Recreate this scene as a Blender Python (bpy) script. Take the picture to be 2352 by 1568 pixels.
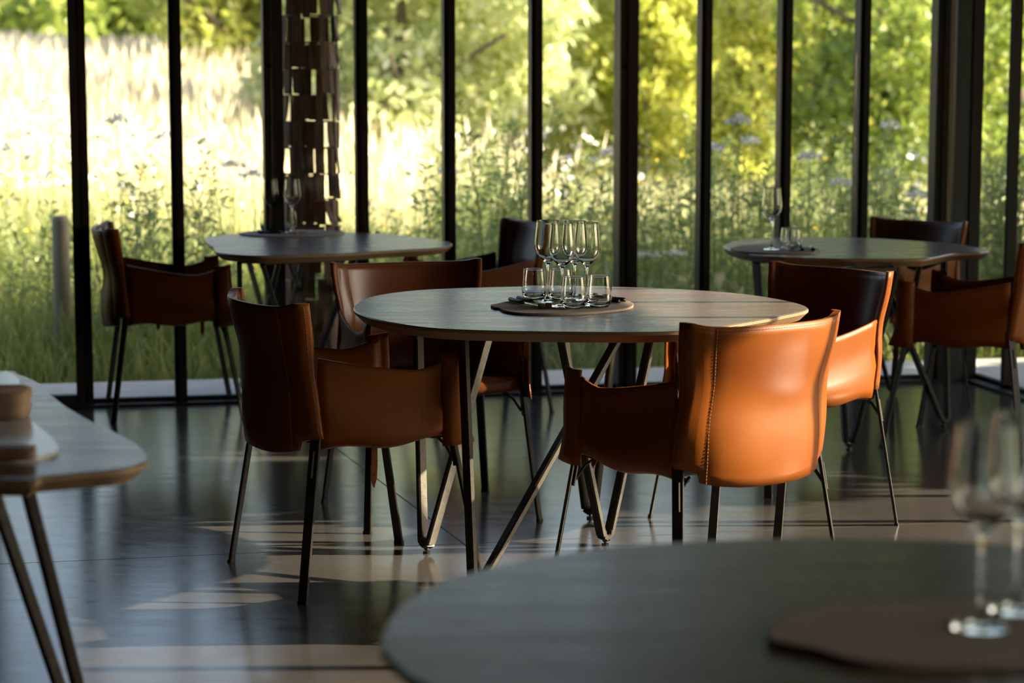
import bpy, bmesh, math, random
import numpy as np
from mathutils import Vector, Matrix

for o in list(bpy.data.objects):
    bpy.data.objects.remove(o, do_unlink=True)
scene = bpy.context.scene
COL = scene.collection
R = math.radians
random.seed(7)
rng = np.random.default_rng(11)

# ------------------------------------------------------------------ camera
CAM_H = 1.346
FPX = 4750.0
HORIZON = 213.0
PITCH = math.atan((784.0 - HORIZON) / FPX)
cam_d = bpy.data.cameras.new('camera')
cam_d.sensor_width = 36.0
cam_d.lens = FPX / 2352.0 * 36.0
cam_d.clip_start = 0.05
cam_d.clip_end = 400
cam_d.dof.use_dof = True
cam_d.dof.focus_distance = 5.75
cam_d.dof.aperture_fstop = 3.2
cam_d.dof.aperture_blades = 0
cam = bpy.data.objects.new('camera', cam_d)
COL.objects.link(cam)
cam.location = (0, 0, CAM_H)
cam.rotation_euler = (math.pi / 2 - PITCH, 0, 0)
scene.camera = cam

# ------------------------------------------------------------------ view + light
vs = scene.view_settings
vs.view_transform = 'Standard'
vs.look = 'None'
vs.gamma = 1.0
vs.use_curve_mapping = False
vs.exposure = 0.75
scene.cycles.max_bounces = 18
scene.cycles.transmission_bounces = 18
scene.cycles.transparent_max_bounces = 24
scene.cycles.caustics_reflective = False
scene.cycles.caustics_refractive = False

SUN_EL = R(25.0)
SUN_AZ = R(1.0)       # measured from +X towards +Y
world = bpy.data.worlds.new('world')
scene.world = world
world.use_nodes = True
wn = world.node_tree
wn.nodes.clear()
wo = wn.nodes.new('ShaderNodeOutputWorld')
wb = wn.nodes.new('ShaderNodeBackground')
sky = wn.nodes.new('ShaderNodeTexSky')
sky.sky_type = 'NISHITA'
sky.sun_disc = False
sky.sun_elevation = SUN_EL
sky.sun_rotation = R(88.0)
sky.altitude = 50
sky.air_density = 1.0
sky.dust_density = 4.0
sky.ozone_density = 1.2
hs = wn.nodes.new('ShaderNodeHueSaturation'); hs.inputs['Saturation'].default_value = 0.85
wn.links.new(sky.outputs[0], hs.inputs['Color']); wn.links.new(hs.outputs[0], wb.inputs[0])
wb.inputs[1].default_value = 0.26
wn.links.new(wb.outputs[0], wo.inputs[0])

sun_d = bpy.data.lights.new('sun', 'SUN')
sun_d.energy = 12.0
sun_d.angle = R(0.53)
sun_d.color = (1.0, 0.83, 0.58)
sun = bpy.data.objects.new('sun', sun_d)
COL.objects.link(sun)
sdir = Vector((math.cos(SUN_EL) * math.cos(SUN_AZ), math.cos(SUN_EL) * math.sin(SUN_AZ), math.sin(SUN_EL)))
sun.rotation_euler = sdir.to_track_quat('Z', 'Y').to_euler()
sun.location = (12, 6, 8)

# ------------------------------------------------------------------ helpers
def at(px, py, z=0.0):
    """point on the horizontal plane z seen at a pixel of the photograph"""
    a = (px - 1176.0) / FPX
    b = (784.0 - py) / FPX
    c, s = math.cos(PITCH), math.sin(PITCH)
    dx, dy, dz = a, c + b * s, -s + b * c
    t = (z - CAM_H) / dz
    return Vector((dx * t, dy * t, z))

def empty(name, loc=(0, 0, 0), rz=0.0):
    o = bpy.data.objects.new(name, None)
    o.empty_display_size = 0.1
    COL.objects.link(o)
    o.location = loc
    o.rotation_euler = (0, 0, rz)
    return o

def tag(o, label=None, cat=None, group=None, kind=None):
    if label: o['label'] = label
    if cat: o['category'] = cat
    if group: o['group'] = group
    if kind: o['kind'] = kind
    return o

def link_mesh(name, me, mats, parent=None, smooth=True):
    o = bpy.data.objects.new(name, me)
    if not isinstance(mats, (list, tuple)): mats = [mats]
    for m in mats:
        me.materials.append(m)
    if smooth:
        me.polygons.foreach_set('use_smooth', [True] * len(me.polygons))
    COL.objects.link(o)
    if parent: o.parent = parent
    return o

def bm_obj(name, bm, mats, parent=None, smooth=False, recalc=True):
    if recalc: bmesh.ops.recalc_face_normals(bm, faces=bm.faces[:])
    me = bpy.data.meshes.new(name)
    bm.to_mesh(me); bm.free()
    return link_mesh(name, me, mats, parent, smooth)

def copy_tree(o, parent=None):
    c = o.copy(); COL.objects.link(c)
    if parent is not None: c.parent = parent
    for ch in [x for x in bpy.data.objects if x.parent == o]:
        copy_tree(ch, c)
    return c

def add_box(bm, c, size, M=None, mi=0):
    vs_ = []
    for dx in (-.5, .5):
        for dy in (-.5, .5):
            for dz in (-.5, .5):
                p = Vector((c[0] + dx * size[0], c[1] + dy * size[1], c[2] + dz * size[2]))
                if M: p = M @ p
                vs_.append(bm.verts.new(p))
    F = [(0, 1, 3, 2), (4, 6, 7, 5), (0, 4, 5, 1), (2, 3, 7, 6), (0, 2, 6, 4), (1, 5, 7, 3)]
    for f in F:
        fa = bm.faces.new([vs_[i] for i in f]); fa.material_index = mi
    return vs_

def add_bar(bm, p0, p1, w, t, wdir, w1=None, bev=0.0):
    """flat bar from p0 to p1; width w along wdir (made perpendicular), thickness t"""
    p0, p1 = Vector(p0), Vector(p1)
    ax = (p1 - p0).normalized()
    wd = Vector(wdir); wd = (wd - ax * wd.dot(ax)).normalized()
    td = ax.cross(wd).normalized()
    if w1 is None: w1 = w
    rings = []
    for p, ww in ((p0, w), (p1, w1)):
        b = min(ww, t) * 0.22
        pts = [(-ww/2 + b, -t/2), (ww/2 - b, -t/2), (ww/2, -t/2 + b), (ww/2, t/2 - b), (ww/2 - b, t/2), (-ww/2 + b, t/2), (-ww/2, t/2 - b), (-ww/2, -t/2 + b)]
        rings.append([bm.verts.new(p + wd * a + td * c) for a, c in pts])
    n = 8
    for i in range(n):
        bm.faces.new((rings[0][i], rings[0][(i+1) % n], rings[1][(i+1) % n], rings[1][i]))
    bm.faces.new(rings[0][::-1]); bm.faces.new(rings[1])

def add_tube(bm, pts, r, n=8):
    pts = [Vector(p) for p in pts]
    rings = []
    for i, p in enumerate(pts):
        a = pts[min(i+1, len(pts)-1)] - pts[max(i-1, 0)]
        a.normalize()
        u = a.orthogonal().normalized() if i == 0 else (pu - a * pu.dot(a)).normalized()
        pu = u
        v = a.cross(u)
        rr = r[i] if isinstance(r, (list, tuple)) else r
        rings.append([bm.verts.new(p + (u * math.cos(2*math.pi*k/n) + v * math.sin(2*math.pi*k/n)) * rr) for k in range(n)])
    for a, b in zip(rings[:-1], rings[1:]):
        for k in range(n):
            bm.faces.new((a[k], a[(k+1) % n], b[(k+1) % n], b[k]))
    bm.faces.new(rings[0][::-1]); bm.faces.new(rings[-1])

def add_lathe(bm, prof, n=48, closed=False):
    rings = []
    for r, z in prof:
        if r < 1e-6:
            rings.append([bm.verts.new((0, 0, z))])
        else:
            rings.append([bm.verts.new((r * math.cos(2*math.pi*k/n), r * math.sin(2*math.pi*k/n), z)) for k in range(n)])
    for a, b in zip(rings[:-1], rings[1:]):
        if len(a) == 1 and len(b) == 1: continue
        for k in range(n):
            k2 = (k+1) % n
            if len(a) == 1: bm.faces.new((a[0], b[k2], b[k]))
            elif len(b) == 1: bm.faces.new((a[k], a[k2], b[0]))
            else: bm.faces.new((a[k], a[k2], b[k2], b[k]))

def add_grid(bm, rows, closed=False):
    """rows of equal length of points; closed joins the row ends"""
    V = [[bm.verts.new(p) for p in row] for row in rows]
    for a, b in zip(V[:-1], V[1:]):
        m = len(a)
        for k in range(m if closed else m - 1):
            bm.faces.new((a[k], a[(k+1) % m], b[(k+1) % m], b[k]))
    return V

def catmull(pts, sub=8):
    out = []
    n = len(pts)
    for i in range(n):
        p0, p1, p2, p3 = pts[i-1], pts[i], pts[(i+1) % n], pts[(i+2) % n]
        for k in range(sub):
            t = k / sub
            out.append(0.5 * ((2*p1) + (p2-p0)*t + (2*p0-5*p1+4*p2-p3)*t*t + (3*p1-p0-3*p2+p3)*t*t*t))
    return out

# ------------------------------------------------------------------ materials
MATS = {}
def new_mat(name):
    m = bpy.data.materials.new(name); m.use_nodes = True
    nt = m.node_tree; nt.nodes.clear()
    out = nt.nodes.new('ShaderNodeOutputMaterial')
    MATS[name] = m
    return m, nt, out

def N(nt, typ, **kw):
    n = nt.nodes.new(typ)
    for k, v in kw.items():
        if k.startswith('i_'):
            key = k[2:].replace('_', ' ')
            n.inputs[key].default_value = v
        else:
            setattr(n, k, v)
    return n

def ramp(nt, stops):
    n = nt.nodes.new('ShaderNodeValToRGB')
    cr = n.color_ramp
    while len(cr.elements) > 1: cr.elements.remove(cr.elements[0])
    cr.elements[0].position = stops[0][0]; cr.elements[0].color = (*stops[0][1], 1)
    for p, c in stops[1:]:
        e = cr.elements.new(p); e.color = (*c, 1)
    return n

def principled(name, col, rough=0.5, metal=0.0, noise=None, bump=0.0, bscale=60.0, coat=0.0, spec=0.5, stretch=(1,1,1), rvar=0.0):
    m, nt, out = new_mat(name)
    b = N(nt, 'ShaderNodeBsdfPrincipled')
    b.inputs['Roughness'].default_value = rough
    b.inputs['Metallic'].default_value = metal
    b.inputs['Coat Weight'].default_value = coat
    b.inputs['Specular IOR Level'].default_value = spec
    nt.links.new(b.outputs[0], out.inputs[0])
    tc = N(nt, 'ShaderNodeTexCoord'); mp = N(nt, 'ShaderNodeMapping')
    mp.inputs['Scale'].default_value = stretch
    nt.links.new(tc.outputs['Object'], mp.inputs[0])
    if noise:
        sc, col2 = noise
        nz = N(nt, 'ShaderNodeTexNoise'); nz.inputs['Scale'].default_value = sc; nz.inputs['Detail'].default_value = 6
        nt.links.new(mp.outputs[0], nz.inputs['Vector'])
        rp = ramp(nt, [(0.32, col), (0.68, col2)])
        nt.links.new(nz.outputs[0], rp.inputs[0]); nt.links.new(rp.outputs[0], b.inputs['Base Color'])
        if rvar:
            mr = N(nt, 'ShaderNodeMapRange'); mr.inputs[1].default_value = .3; mr.inputs[2].default_value = .7
            mr.inputs[3].default_value = rough - rvar; mr.inputs[4].default_value = rough + rvar
            nt.links.new(nz.outputs[0], mr.inputs[0]); nt.links.new(mr.outputs[0], b.inputs['Roughness'])
    else:
        b.inputs['Base Color'].default_value = (*col, 1)
    if bump:
        n2 = N(nt, 'ShaderNodeTexNoise'); n2.inputs['Scale'].default_value = bscale; n2.inputs['Detail'].default_value = 4
        nt.links.new(mp.outputs[0], n2.inputs['Vector'])
        bp = N(nt, 'ShaderNodeBump'); bp.inputs['Strength'].default_value = bump; bp.inputs['Distance'].default_value = 0.004
        nt.links.new(n2.outputs[0], bp.inputs['Height']); nt.links.new(bp.outputs[0], b.inputs['Normal'])
    return m

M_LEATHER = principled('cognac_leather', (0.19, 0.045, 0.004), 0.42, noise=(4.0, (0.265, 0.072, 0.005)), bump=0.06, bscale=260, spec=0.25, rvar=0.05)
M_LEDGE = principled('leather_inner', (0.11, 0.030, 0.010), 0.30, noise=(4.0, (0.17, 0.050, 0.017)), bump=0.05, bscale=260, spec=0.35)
M_THREAD = principled('stitch_thread', (0.40, 0.19, 0.065), 0.7)
M_STEEL = principled('black_steel', (0.028, 0.026, 0.024), 0.42, metal=0.55, noise=(30, (0.045, 0.04, 0.034)), spec=0.4)
M_LEG = principled('raw_steel', (0.030, 0.026, 0.021), 0.42, metal=0.35, noise=(55, (0.055, 0.046, 0.034)), bump=0.1, bscale=300, spec=0.4)
M_FRAME = principled('window_steel', (0.016, 0.013, 0.012), 0.5, metal=0.0, noise=(12, (0.035, 0.024, 0.02)), stretch=(1, 1, .1), spec=0.25)
M_GREYSTEEL = principled('grey_steel', (0.02, 0.021, 0.024), 0.5, metal=0.0, noise=(6, (0.034, 0.028, 0.026)), stretch=(1, 1, .2))
M_SEAL = principled('sand_seal', (0.42, 0.34, 0.25), 0.6)
M_BLACK = principled('black_handle', (0.010, 0.010, 0.011), 0.4, spec=0.3)
M_BLADE = principled('knife_blade', (0.6, 0.6, 0.6), 0.18, metal=1.0)
M_WALNUT = principled('light_wood', (0.48, 0.30, 0.18), 0.45, noise=(60, (0.62, 0.42, 0.27)), stretch=(1, 5, 1))
M_CORK = principled('felt_mat', (0.38, 0.30, 0.245), 0.75, noise=(160, (0.52, 0.42, 0.35)), bump=0.3, bscale=400, spec=0.35)
M_MATLEATHER = principled('mat_leather', (0.16, 0.085, 0.05), 0.5, noise=(40, (0.2, 0.11, 0.07)))
M_CONCRETE = principled('ledge_concrete', (0.50, 0.49, 0.47), 0.85, noise=(7, (0.62, 0.61, 0.59)), bump=0.3, bscale=120)
M_WALL = principled('dark_plaster', (0.035, 0.033, 0.03), 0.8, noise=(3, (0.05, 0.047, 0.043)))
M_CEIL = principled('dark_ceiling', (0.03, 0.028, 0.026), 0.85)
M_ROOF = principled('roof_edge', (0.06, 0.055, 0.05), 0.7)
M_STRIP = principled('wood_strip', (0.13, 0.068, 0.035), 0.65, noise=(9, (0.30, 0.165, 0.085)), stretch=(6, 6, .6))
M_BARK = principled('bark', (0.10, 0.075, 0.055), 0.9, noise=(12, (0.2, 0.17, 0.14)), stretch=(1, 1, .2), bump=.5, bscale=20)
M_BIRCH = principled('pale_bark', (0.45, 0.42, 0.36), 0.8, noise=(9, (0.6, 0.57, 0.5)), stretch=(.5, .5, 3))
M_POST = principled('weathered_post', (0.30, 0.25, 0.18), 0.85, noise=(14, (0.42, 0.36, 0.27)), stretch=(1, 1, .15))
M_SOIL = principled('meadow_soil', (0.10, 0.11, 0.035), 0.95, noise=(1.2, (0.30, 0.28, 0.10)))
M_TOWEL = principled('brown_linen', (0.30, 0.19, 0.12), 0.85, noise=(25, (0.36, 0.24, 0.16)), bump=.3, bscale=90)
M_SKY_SHEEN = principled('pale_sky_sheen', (0.55, 0.57, 0.58), 0.25, coat=.3)  # pale tone puts the sky's reflection into the base colour
M_WHITEFL = principled('white_petals', (0.85, 0.83, 0.78), 0.8)
M_YELLOWFL = principled('yellow_petals', (0.80, 0.62, 0.06), 0.8)

def table_mat():
    m, nt, out = new_mat('grey_stained_wood')
    b = N(nt, 'ShaderNodeBsdfPrincipled'); nt.links.new(b.outputs[0], out.inputs[0])
    tc = N(nt, 'ShaderNodeTexCoord'); mp = N(nt, 'ShaderNodeMapping'); mp.inputs['Scale'].default_value = (1.2, 9, 1)
    mp.inputs['Rotation'].default_value = (0, 0, R(12))
    nt.links.new(tc.outputs['Object'], mp.inputs[0])
    nz = N(nt, 'ShaderNodeTexNoise'); nz.inputs['Scale'].default_value = 3.0; nz.inputs['Detail'].default_value = 9; nz.inputs['Roughness'].default_value = .65; nz.inputs['Distortion'].default_value = .5
    nt.links.new(mp.outputs[0], nz.inputs['Vector'])
    rp = ramp(nt, [(.3, (0.105, 0.070, 0.060)), (.5, (0.135, 0.090, 0.077)), (.7, (0.165, 0.112, 0.096))])
    nt.links.new(nz.outputs[0], rp.inputs[0]); nt.links.new(rp.outputs[0], b.inputs['Base Color'])
    mr = N(nt, 'ShaderNodeMapRange'); mr.inputs[1].default_value = .3; mr.inputs[2].default_value = .7; mr.inputs[3].default_value = .34; mr.inputs[4].default_value = .23; b.inputs['Specular IOR Level'].default_value = 1.0
    nt.links.new(nz.outputs[0], mr.inputs[0]); nt.links.new(mr.outputs[0], b.inputs['Roughness'])
    bp = N(nt, 'ShaderNodeBump'); bp.inputs['Strength'].default_value = .06; bp.inputs['Distance'].default_value = .002
    nt.links.new(nz.outputs[0], bp.inputs['Height']); nt.links.new(bp.outputs[0], b.inputs['Normal'])
    return m
M_TABLE = table_mat()

def ply_mat():
    m, nt, out = new_mat('plywood_edge')
    b = N(nt, 'ShaderNodeBsdfPrincipled'); nt.links.new(b.outputs[0], out.inputs[0]); b.inputs['Roughness'].default_value = .45
    tc = N(nt, 'ShaderNodeTexCoord'); sp = N(nt, 'ShaderNodeSeparateXYZ'); nt.links.new(tc.outputs['Object'], sp.inputs[0])
    mu = N(nt, 'ShaderNodeMath', operation='MULTIPLY'); mu.inputs[1].default_value = 2 * math.pi / 0.0042; nt.links.new(sp.outputs[2], mu.inputs[0])
    sn = N(nt, 'ShaderNodeMath', operation='SINE'); nt.links.new(mu.outputs[0], sn.inputs[0])
    mr = N(nt, 'ShaderNodeMapRange'); mr.inputs[1].default_value = -1; mr.inputs[2].default_value = 1; nt.links.new(sn.outputs[0], mr.inputs[0])
    rp = ramp(nt, [(.25, (0.16, 0.085, 0.04)), (.6, (0.42, 0.28, 0.15))]); nt.links.new(mr.outputs[0], rp.inputs[0]); nt.links.new(rp.outputs[0], b.inputs['Base Color'])
    return m
M_PLY = ply_mat()

def floor_mat():
    m, nt, out = new_mat('polished_concrete')
    b = N(nt, 'ShaderNodeBsdfPrincipled'); nt.links.new(b.outputs[0], out.inputs[0])
    tc = N(nt, 'ShaderNodeTexCoord')
    nz = N(nt, 'ShaderNodeTexNoise'); nz.inputs['Scale'].default_value = 1.6; nz.inputs['Detail'].default_value = 8
    nt.links.new(tc.outputs['Object'], nz.inputs['Vector'])
    rp = ramp(nt, [(.3, (0.040, 0.037, 0.038)), (.7, (0.080, 0.072, 0.070))]); nt.links.new(nz.outputs[0], rp.inputs[0])
    sp = N(nt, 'ShaderNodeSeparateXYZ'); nt.links.new(tc.outputs['Object'], sp.inputs[0])
    def line(a, bb, c, half):
        # |a x + b y + c| < half -> 1
        m1 = N(nt, 'ShaderNodeMath', operation='MULTIPLY'); m1.inputs[1].default_value = a; nt.links.new(sp.outputs[0], m1.inputs[0])
        m2 = N(nt, 'ShaderNodeMath', operation='MULTIPLY_ADD'); m2.inputs[1].default_value = bb; nt.links.new(sp.outputs[1], m2.inputs[0]); nt.links.new(m1.outputs[0], m2.inputs[2])
        m3 = N(nt, 'ShaderNodeMath', operation='ADD'); m3.inputs[1].default_value = c; nt.links.new(m2.outputs[0], m3.inputs[0])
        m4 = N(nt, 'ShaderNodeMath', operation='ABSOLUTE'); nt.links.new(m3.outputs[0], m4.inputs[0])
        m5 = N(nt, 'ShaderNodeMath', operation='LESS_THAN'); m5.inputs[1].default_value = half; nt.links.new(m4.outputs[0], m5.inputs[0])
        return m5
    def thru(p, q, half):
        d = (q - p); n = Vector((-d.y, d.x, 0)).normalized()
        return line(n.x, n.y, -n.dot(p), half)
    l1 = thru(at(0, 1295), at(1300, 1238), .0028)
    l2 = thru(at(780, 1035), at(1140, 1305), .0030)
    mx = N(nt, 'ShaderNodeMath', operation='MAXIMUM'); nt.links.new(l1.outputs[0], mx.inputs[0]); nt.links.new(l2.outputs[0], mx.inputs[1])
    mix = N(nt, 'ShaderNodeMix', data_type='RGBA'); nt.links.new(mx.outputs[0], mix.inputs[0]); nt.links.new(rp.outputs[0], mix.inputs[6])
    mix.inputs[7].default_value = (0.006, 0.006, 0.007, 1)
    nt.links.new(mix.outputs[2], b.inputs['Base Color'])
    mp = N(nt, 'ShaderNodeMapping'); mp.inputs['Scale'].default_value = (1, 3, 1); nt.links.new(tc.outputs['Object'], mp.inputs[0])
    n2 = N(nt, 'ShaderNodeTexNoise'); n2.inputs['Scale'].default_value = 5; n2.inputs['Detail'].default_value = 9; n2.inputs['Roughness'].default_value = .7
    nt.links.new(mp.outputs[0], n2.inputs['Vector'])
    mr = N(nt, 'ShaderNodeMapRange'); mr.inputs[1].default_value = .3; mr.inputs[2].default_value = .7; mr.inputs[3].default_value = .12; mr.inputs[4].default_value = .22
    nt.links.new(n2.outputs[0], mr.inputs[0])
    ad = N(nt, 'ShaderNodeMath', operation='MULTIPLY_ADD'); ad.inputs[1].default_value = .6; nt.links.new(mx.outputs[0], ad.inputs[0]); nt.links.new(mr.outputs[0], ad.inputs[2])
    nt.links.new(ad.outputs[0], b.inputs['Roughness'])
    bp = N(nt, 'ShaderNodeBump'); bp.inputs['Strength'].default_value = .10; bp.inputs['Distance'].default_value = .004
    nt.links.new(n2.outputs[0], bp.inputs['Height']); nt.links.new(bp.outputs[0], b.inputs['Normal'])
    b.inputs['Specular IOR Level'].default_value = 1.0
    return m
M_FLOOR = floor_mat()

def glass_mat():
    m, nt, out = new_mat('clear_glass')
    g = N(nt, 'ShaderNodeBsdfGlass'); g.inputs['IOR'].default_value = 1.47; g.inputs['Roughness'].default_value = 0.0
    g.inputs['Color'].default_value = (0.98, 0.985, 0.98, 1)
    nt.links.new(g.outputs[0], out.inputs[0])
    return m
M_GLASS = glass_mat()

def pane_mat():
    m, nt, out = new_mat('window_glass')
    t = N(nt, 'ShaderNodeBsdfTransparent'); t.inputs[0].default_value = (0.95, 0.965, 0.955, 1)
    g = N(nt, 'ShaderNodeBsdfGlossy'); g.inputs['Roughness'].default_value = 0.0; g.inputs[0].default_value = (1, 1, 1, 1)
    fr = N(nt, 'ShaderNodeFresnel')
    ge = N(nt, 'ShaderNodeNewGeometry'); mr = N(nt, 'ShaderNodeMapRange'); mr.inputs[3].default_value = 1.5; mr.inputs[4].default_value = 1 / 1.5
    nt.links.new(ge.outputs['Backfacing'], mr.inputs[0]); nt.links.new(mr.outputs[0], fr.inputs[0])
    mx = N(nt, 'ShaderNodeMixShader'); nt.links.new(fr.outputs[0], mx.inputs[0]); nt.links.new(t.outputs[0], mx.inputs[1]); nt.links.new(g.outputs[0], mx.inputs[2])
    nt.links.new(mx.outputs[0], out.inputs[0])
    return m
M_PANE = pane_mat()

def leaf_mat(name, cols, transl=0.45):
    m, nt, out = new_mat(name)
    ge = N(nt, 'ShaderNodeNewGeometry')
    rp = ramp(nt, [(i / max(1, len(cols) - 1), c) for i, c in enumerate(cols)])
    nt.links.new(ge.outputs['Random Per Island'], rp.inputs[0])
    d = N(nt, 'ShaderNodeBsdfDiffuse'); nt.links.new(rp.outputs[0], d.inputs[0])
    t = N(nt, 'ShaderNodeBsdfTranslucent'); nt.links.new(rp.outputs[0], t.inputs[0])
    gl = N(nt, 'ShaderNodeBsdfGlossy'); gl.inputs['Roughness'].default_value = .45; gl.inputs[0].default_value = (.9, .9, .9, 1)
    mx = N(nt, 'ShaderNodeMixShader'); mx.inputs[0].default_value = transl
    nt.links.new(d.outputs[0], mx.inputs[1]); nt.links.new(t.outputs[0], mx.inputs[2])
    m2 = N(nt, 'ShaderNodeMixShader'); m2.inputs[0].default_value = .04
    nt.links.new(mx.outputs[0], m2.inputs[1]); nt.links.new(gl.outputs[0], m2.inputs[2])
    nt.links.new(m2.outputs[0], out.inputs[0])
    return m
M_GREEN = leaf_mat('weed_leaf', [(0.20, 0.27, 0.09), (0.28, 0.36, 0.13), (0.36, 0.43, 0.17), (0.44, 0.47, 0.18)])
M_GRASS = leaf_mat('green_blade', [(0.16, 0.22, 0.05), (0.26, 0.33, 0.08), (0.38, 0.42, 0.12), (0.50, 0.48, 0.18)])
M_STRAW = leaf_mat('straw_blade', [(0.74, 0.74, 0.38), (0.86, 0.82, 0.52), (0.92, 0.86, 0.66), (0.80, 0.82, 0.44)], .5)
M_SEED = leaf_mat('seed_head', [(0.90, 0.76, 0.58), (0.94, 0.86, 0.70)], .5)
M_T_PALE = leaf_mat('pale_tree_leaf', [(0.50, 0.58, 0.24), (0.70, 0.74, 0.40), (0.85, 0.85, 0.58)], .5)
M_T_GREEN = leaf_mat('green_tree_leaf', [(0.20, 0.29, 0.06), (0.36, 0.46, 0.10), (0.56, 0.60, 0.16)], .5)
M_T_YEL = leaf_mat('yellow_green_leaf', [(0.44, 0.52, 0.10), (0.66, 0.68, 0.16), (0.85, 0.82, 0.32)], .5)
M_T_DARK = leaf_mat('dark_conifer_leaf', [(0.05, 0.09, 0.03), (0.09, 0.15, 0.04), (0.14, 0.2, 0.06)], .3)

# ------------------------------------------------------------------ the room
WALL_A, WALL_B = 9.255, 0.2057          # back glazing line  Y = A + B X
def wallY(x): return WALL_A + WALL_B * x
CORNER = Vector((2.19, wallY(2.19), 0))
SIDE_DIR = Vector((0.20, -1.0, 0)).normalized()
HEAD = 2.75

def prism(name, pts, z0, z1, mat, parent=None):
    bm = bmesh.new()
    a = [bm.verts.new((p[0], p[1], z0)) for p in pts]
    b = [bm.verts.new((p[0], p[1], z1)) for p in pts]
    n = len(pts)
    for i in range(n): bm.faces.new((a[i], a[(i+1) % n], b[(i+1) % n], b[i]))
    bm.faces.new(a[::-1]); bm.faces.new(b)
    return bm_obj(name, bm, mat, parent)

XL = -4.6
pl = Vector((XL, wallY(XL) + .06, 0)); pc = Vector((2.23, wallY(2.23) + .06, 0))
pr = CORNER + SIDE_DIR * 12.2 + Vector((.06, 0, 0))
room = [pl, pc, pr, Vector((XL, pr.y, 0))]
tag(prism('floor', room, -0.12, 0.0, M_FLOOR), kind='structure')
tag(prism('ceiling', room, HEAD + .12, HEAD + .25, M_CEIL), kind='structure')
tag(prism('wall_left', [(XL - .12, pr.y), (XL, pr.y), (XL, pl.y), (XL - .12, pl.y)], -0.1, HEAD + .25, M_WALL), kind='structure')
tag(prism('wall_rear', [(XL - .12, pr.y - .12), (pr.x, pr.y - .12), (pr.x, pr.y), (XL - .12, pr.y)], -0.1, HEAD + .25, M_WALL), kind='structure')

# roof edge hanging out over the side glazing
nrm = Vector((1, .2, 0)).normalized()
e0 = CORNER + SIDE_DIR * -0.9; e1 = CORNER + SIDE_DIR * 12.4
OV = 1.95
tag(prism('trim_1', [e0 - nrm * .1, e0 + nrm * OV, e1 + nrm * OV, e1 - nrm * .1], HEAD + .13, HEAD + .33, M_ROOF), kind='structure')
wd = Vector((1, WALL_B, 0)).normalized(); wn_ = Vector((-WALL_B, 1, 0)).normalized()
g0 = Vector((XL - .2, wallY(XL - .2), 0)); g1 = CORNER + wd * 0.0
tag(prism('trim_2', [g0 - wn_ * .05, g1 - wn_ * .05, g1 + wn_ * .75, g0 + wn_ * .75], HEAD + .13, HEAD + .33, M_ROOF), kind='structure')

def wall_frame(origin, direction, normal):
    """matrix: x along the glazing, y outwards, z up"""
    return Matrix(((direction.x, normal.x, 0, origin.x), (direction.y, normal.y, 0, origin.y), (0, 0, 1, 0), (0, 0, 0, 1)))

MW = wall_frame(Vector((0, WALL_A, 0)), wd, wn_)
def along(x): return x / wd.x           # distance along the wall for a world x
MULL = [-1.487, -1.071, -.683, -.293, .104, .515, .893, 1.275, 1.650]
k_ = WALL_A / 9.413
# mullion positions re-derived from where each bar stands in the photograph
def wx(px):
    k = (px - 1176.0) / FPX
    return k * WALL_A / (1 - WALL_B * k)
xs = [wx(p) for p in (193, 408, 628, 831, 1030, 1228, 1433, 1613, 1795, 1972)]
wn_idx = 1
def glass_between(x0, x1, M, idx, top=HEAD):
    bm = bmesh.new()
    add_box(bm, ((x0 + x1) / 2, 0.0, (0.02 + top) / 2), (x1 - x0, .008, top - .02), M)
    return bm

def window(idx, x0, x1, M, bar='plain', barw=.052, seam=.026):
    """one bay: the bar on its left and the pane to its right"""
    bm = bmesh.new()
    if bar == 'plain':
        add_box(bm, (x0, -.008, HEAD / 2), (barw, .075 if M is MW else .045, HEAD), M)
        if M is MW: add_box(bm, (x0, -.052, HEAD / 2), (barw * .35, .02, HEAD), M)
    fr = bm_obj('window_%d' % idx, bm, M_FRAME); tag(fr, kind='structure')
    if bar == 'post':
        b2 = bmesh.new(); add_box(b2, (x0 - .034, -.02, HEAD / 2), (.014, .11, HEAD), M); add_box(b2, (x0 + .019, -.02, HEAD / 2), (.046, .13, HEAD), M)
        bm_obj('post', b2, M_FRAME, fr)
        b3 = bmesh.new(); add_box(b3, (x0 - .0165, -.03, HEAD / 2), (.021, .03, HEAD), M)
        s = bm_obj('seal_strip', b3, M_SEAL, fr); tag(s, 'sand coloured strip in the black post')
        b4 = bmesh.new(); add_box(b4, (x0 - .0165, -.048, 1.46), (.022, .012, .014), M)
        bm_obj('clip', b4, M_FRAME, fr)
    p = bm_obj('glass_pane', glass_between(x0 + barw * .5, x1 - barw * .5, M, idx), M_PANE, fr)
    return fr
seq = [along(x) for x in xs] + [along(1.99)]
for i in range(len(seq) - 1):
    kind = 'post' if i in (2, 6) else 'plain'
    window(wn_idx, seq[i], seq[i+1], MW, kind, barw=.052 if i else .046); wn_idx += 1
# bays to the left of the picture: the glazing goes on
lx = seq[0]
for i in range(1):
    x1 = lx; x0 = lx - .42
    if i == 0: pass
    window(wn_idx, x0, x1 - .0, MW, 'plain'); wn_idx += 1
    lx = x0
wl0 = Vector((0, WALL_A, 0)) + wd * lx
tag(prism('wall_back', [wl0 - wn_ * .04, wl0 + wn_ * .1, Vector((XL, wallY(XL), 0)) + wn_ * .1, Vector((XL, wallY(XL), 0)) - wn_ * .04], -.1, HEAD + .12, M_WALL), kind='structure')
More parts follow.
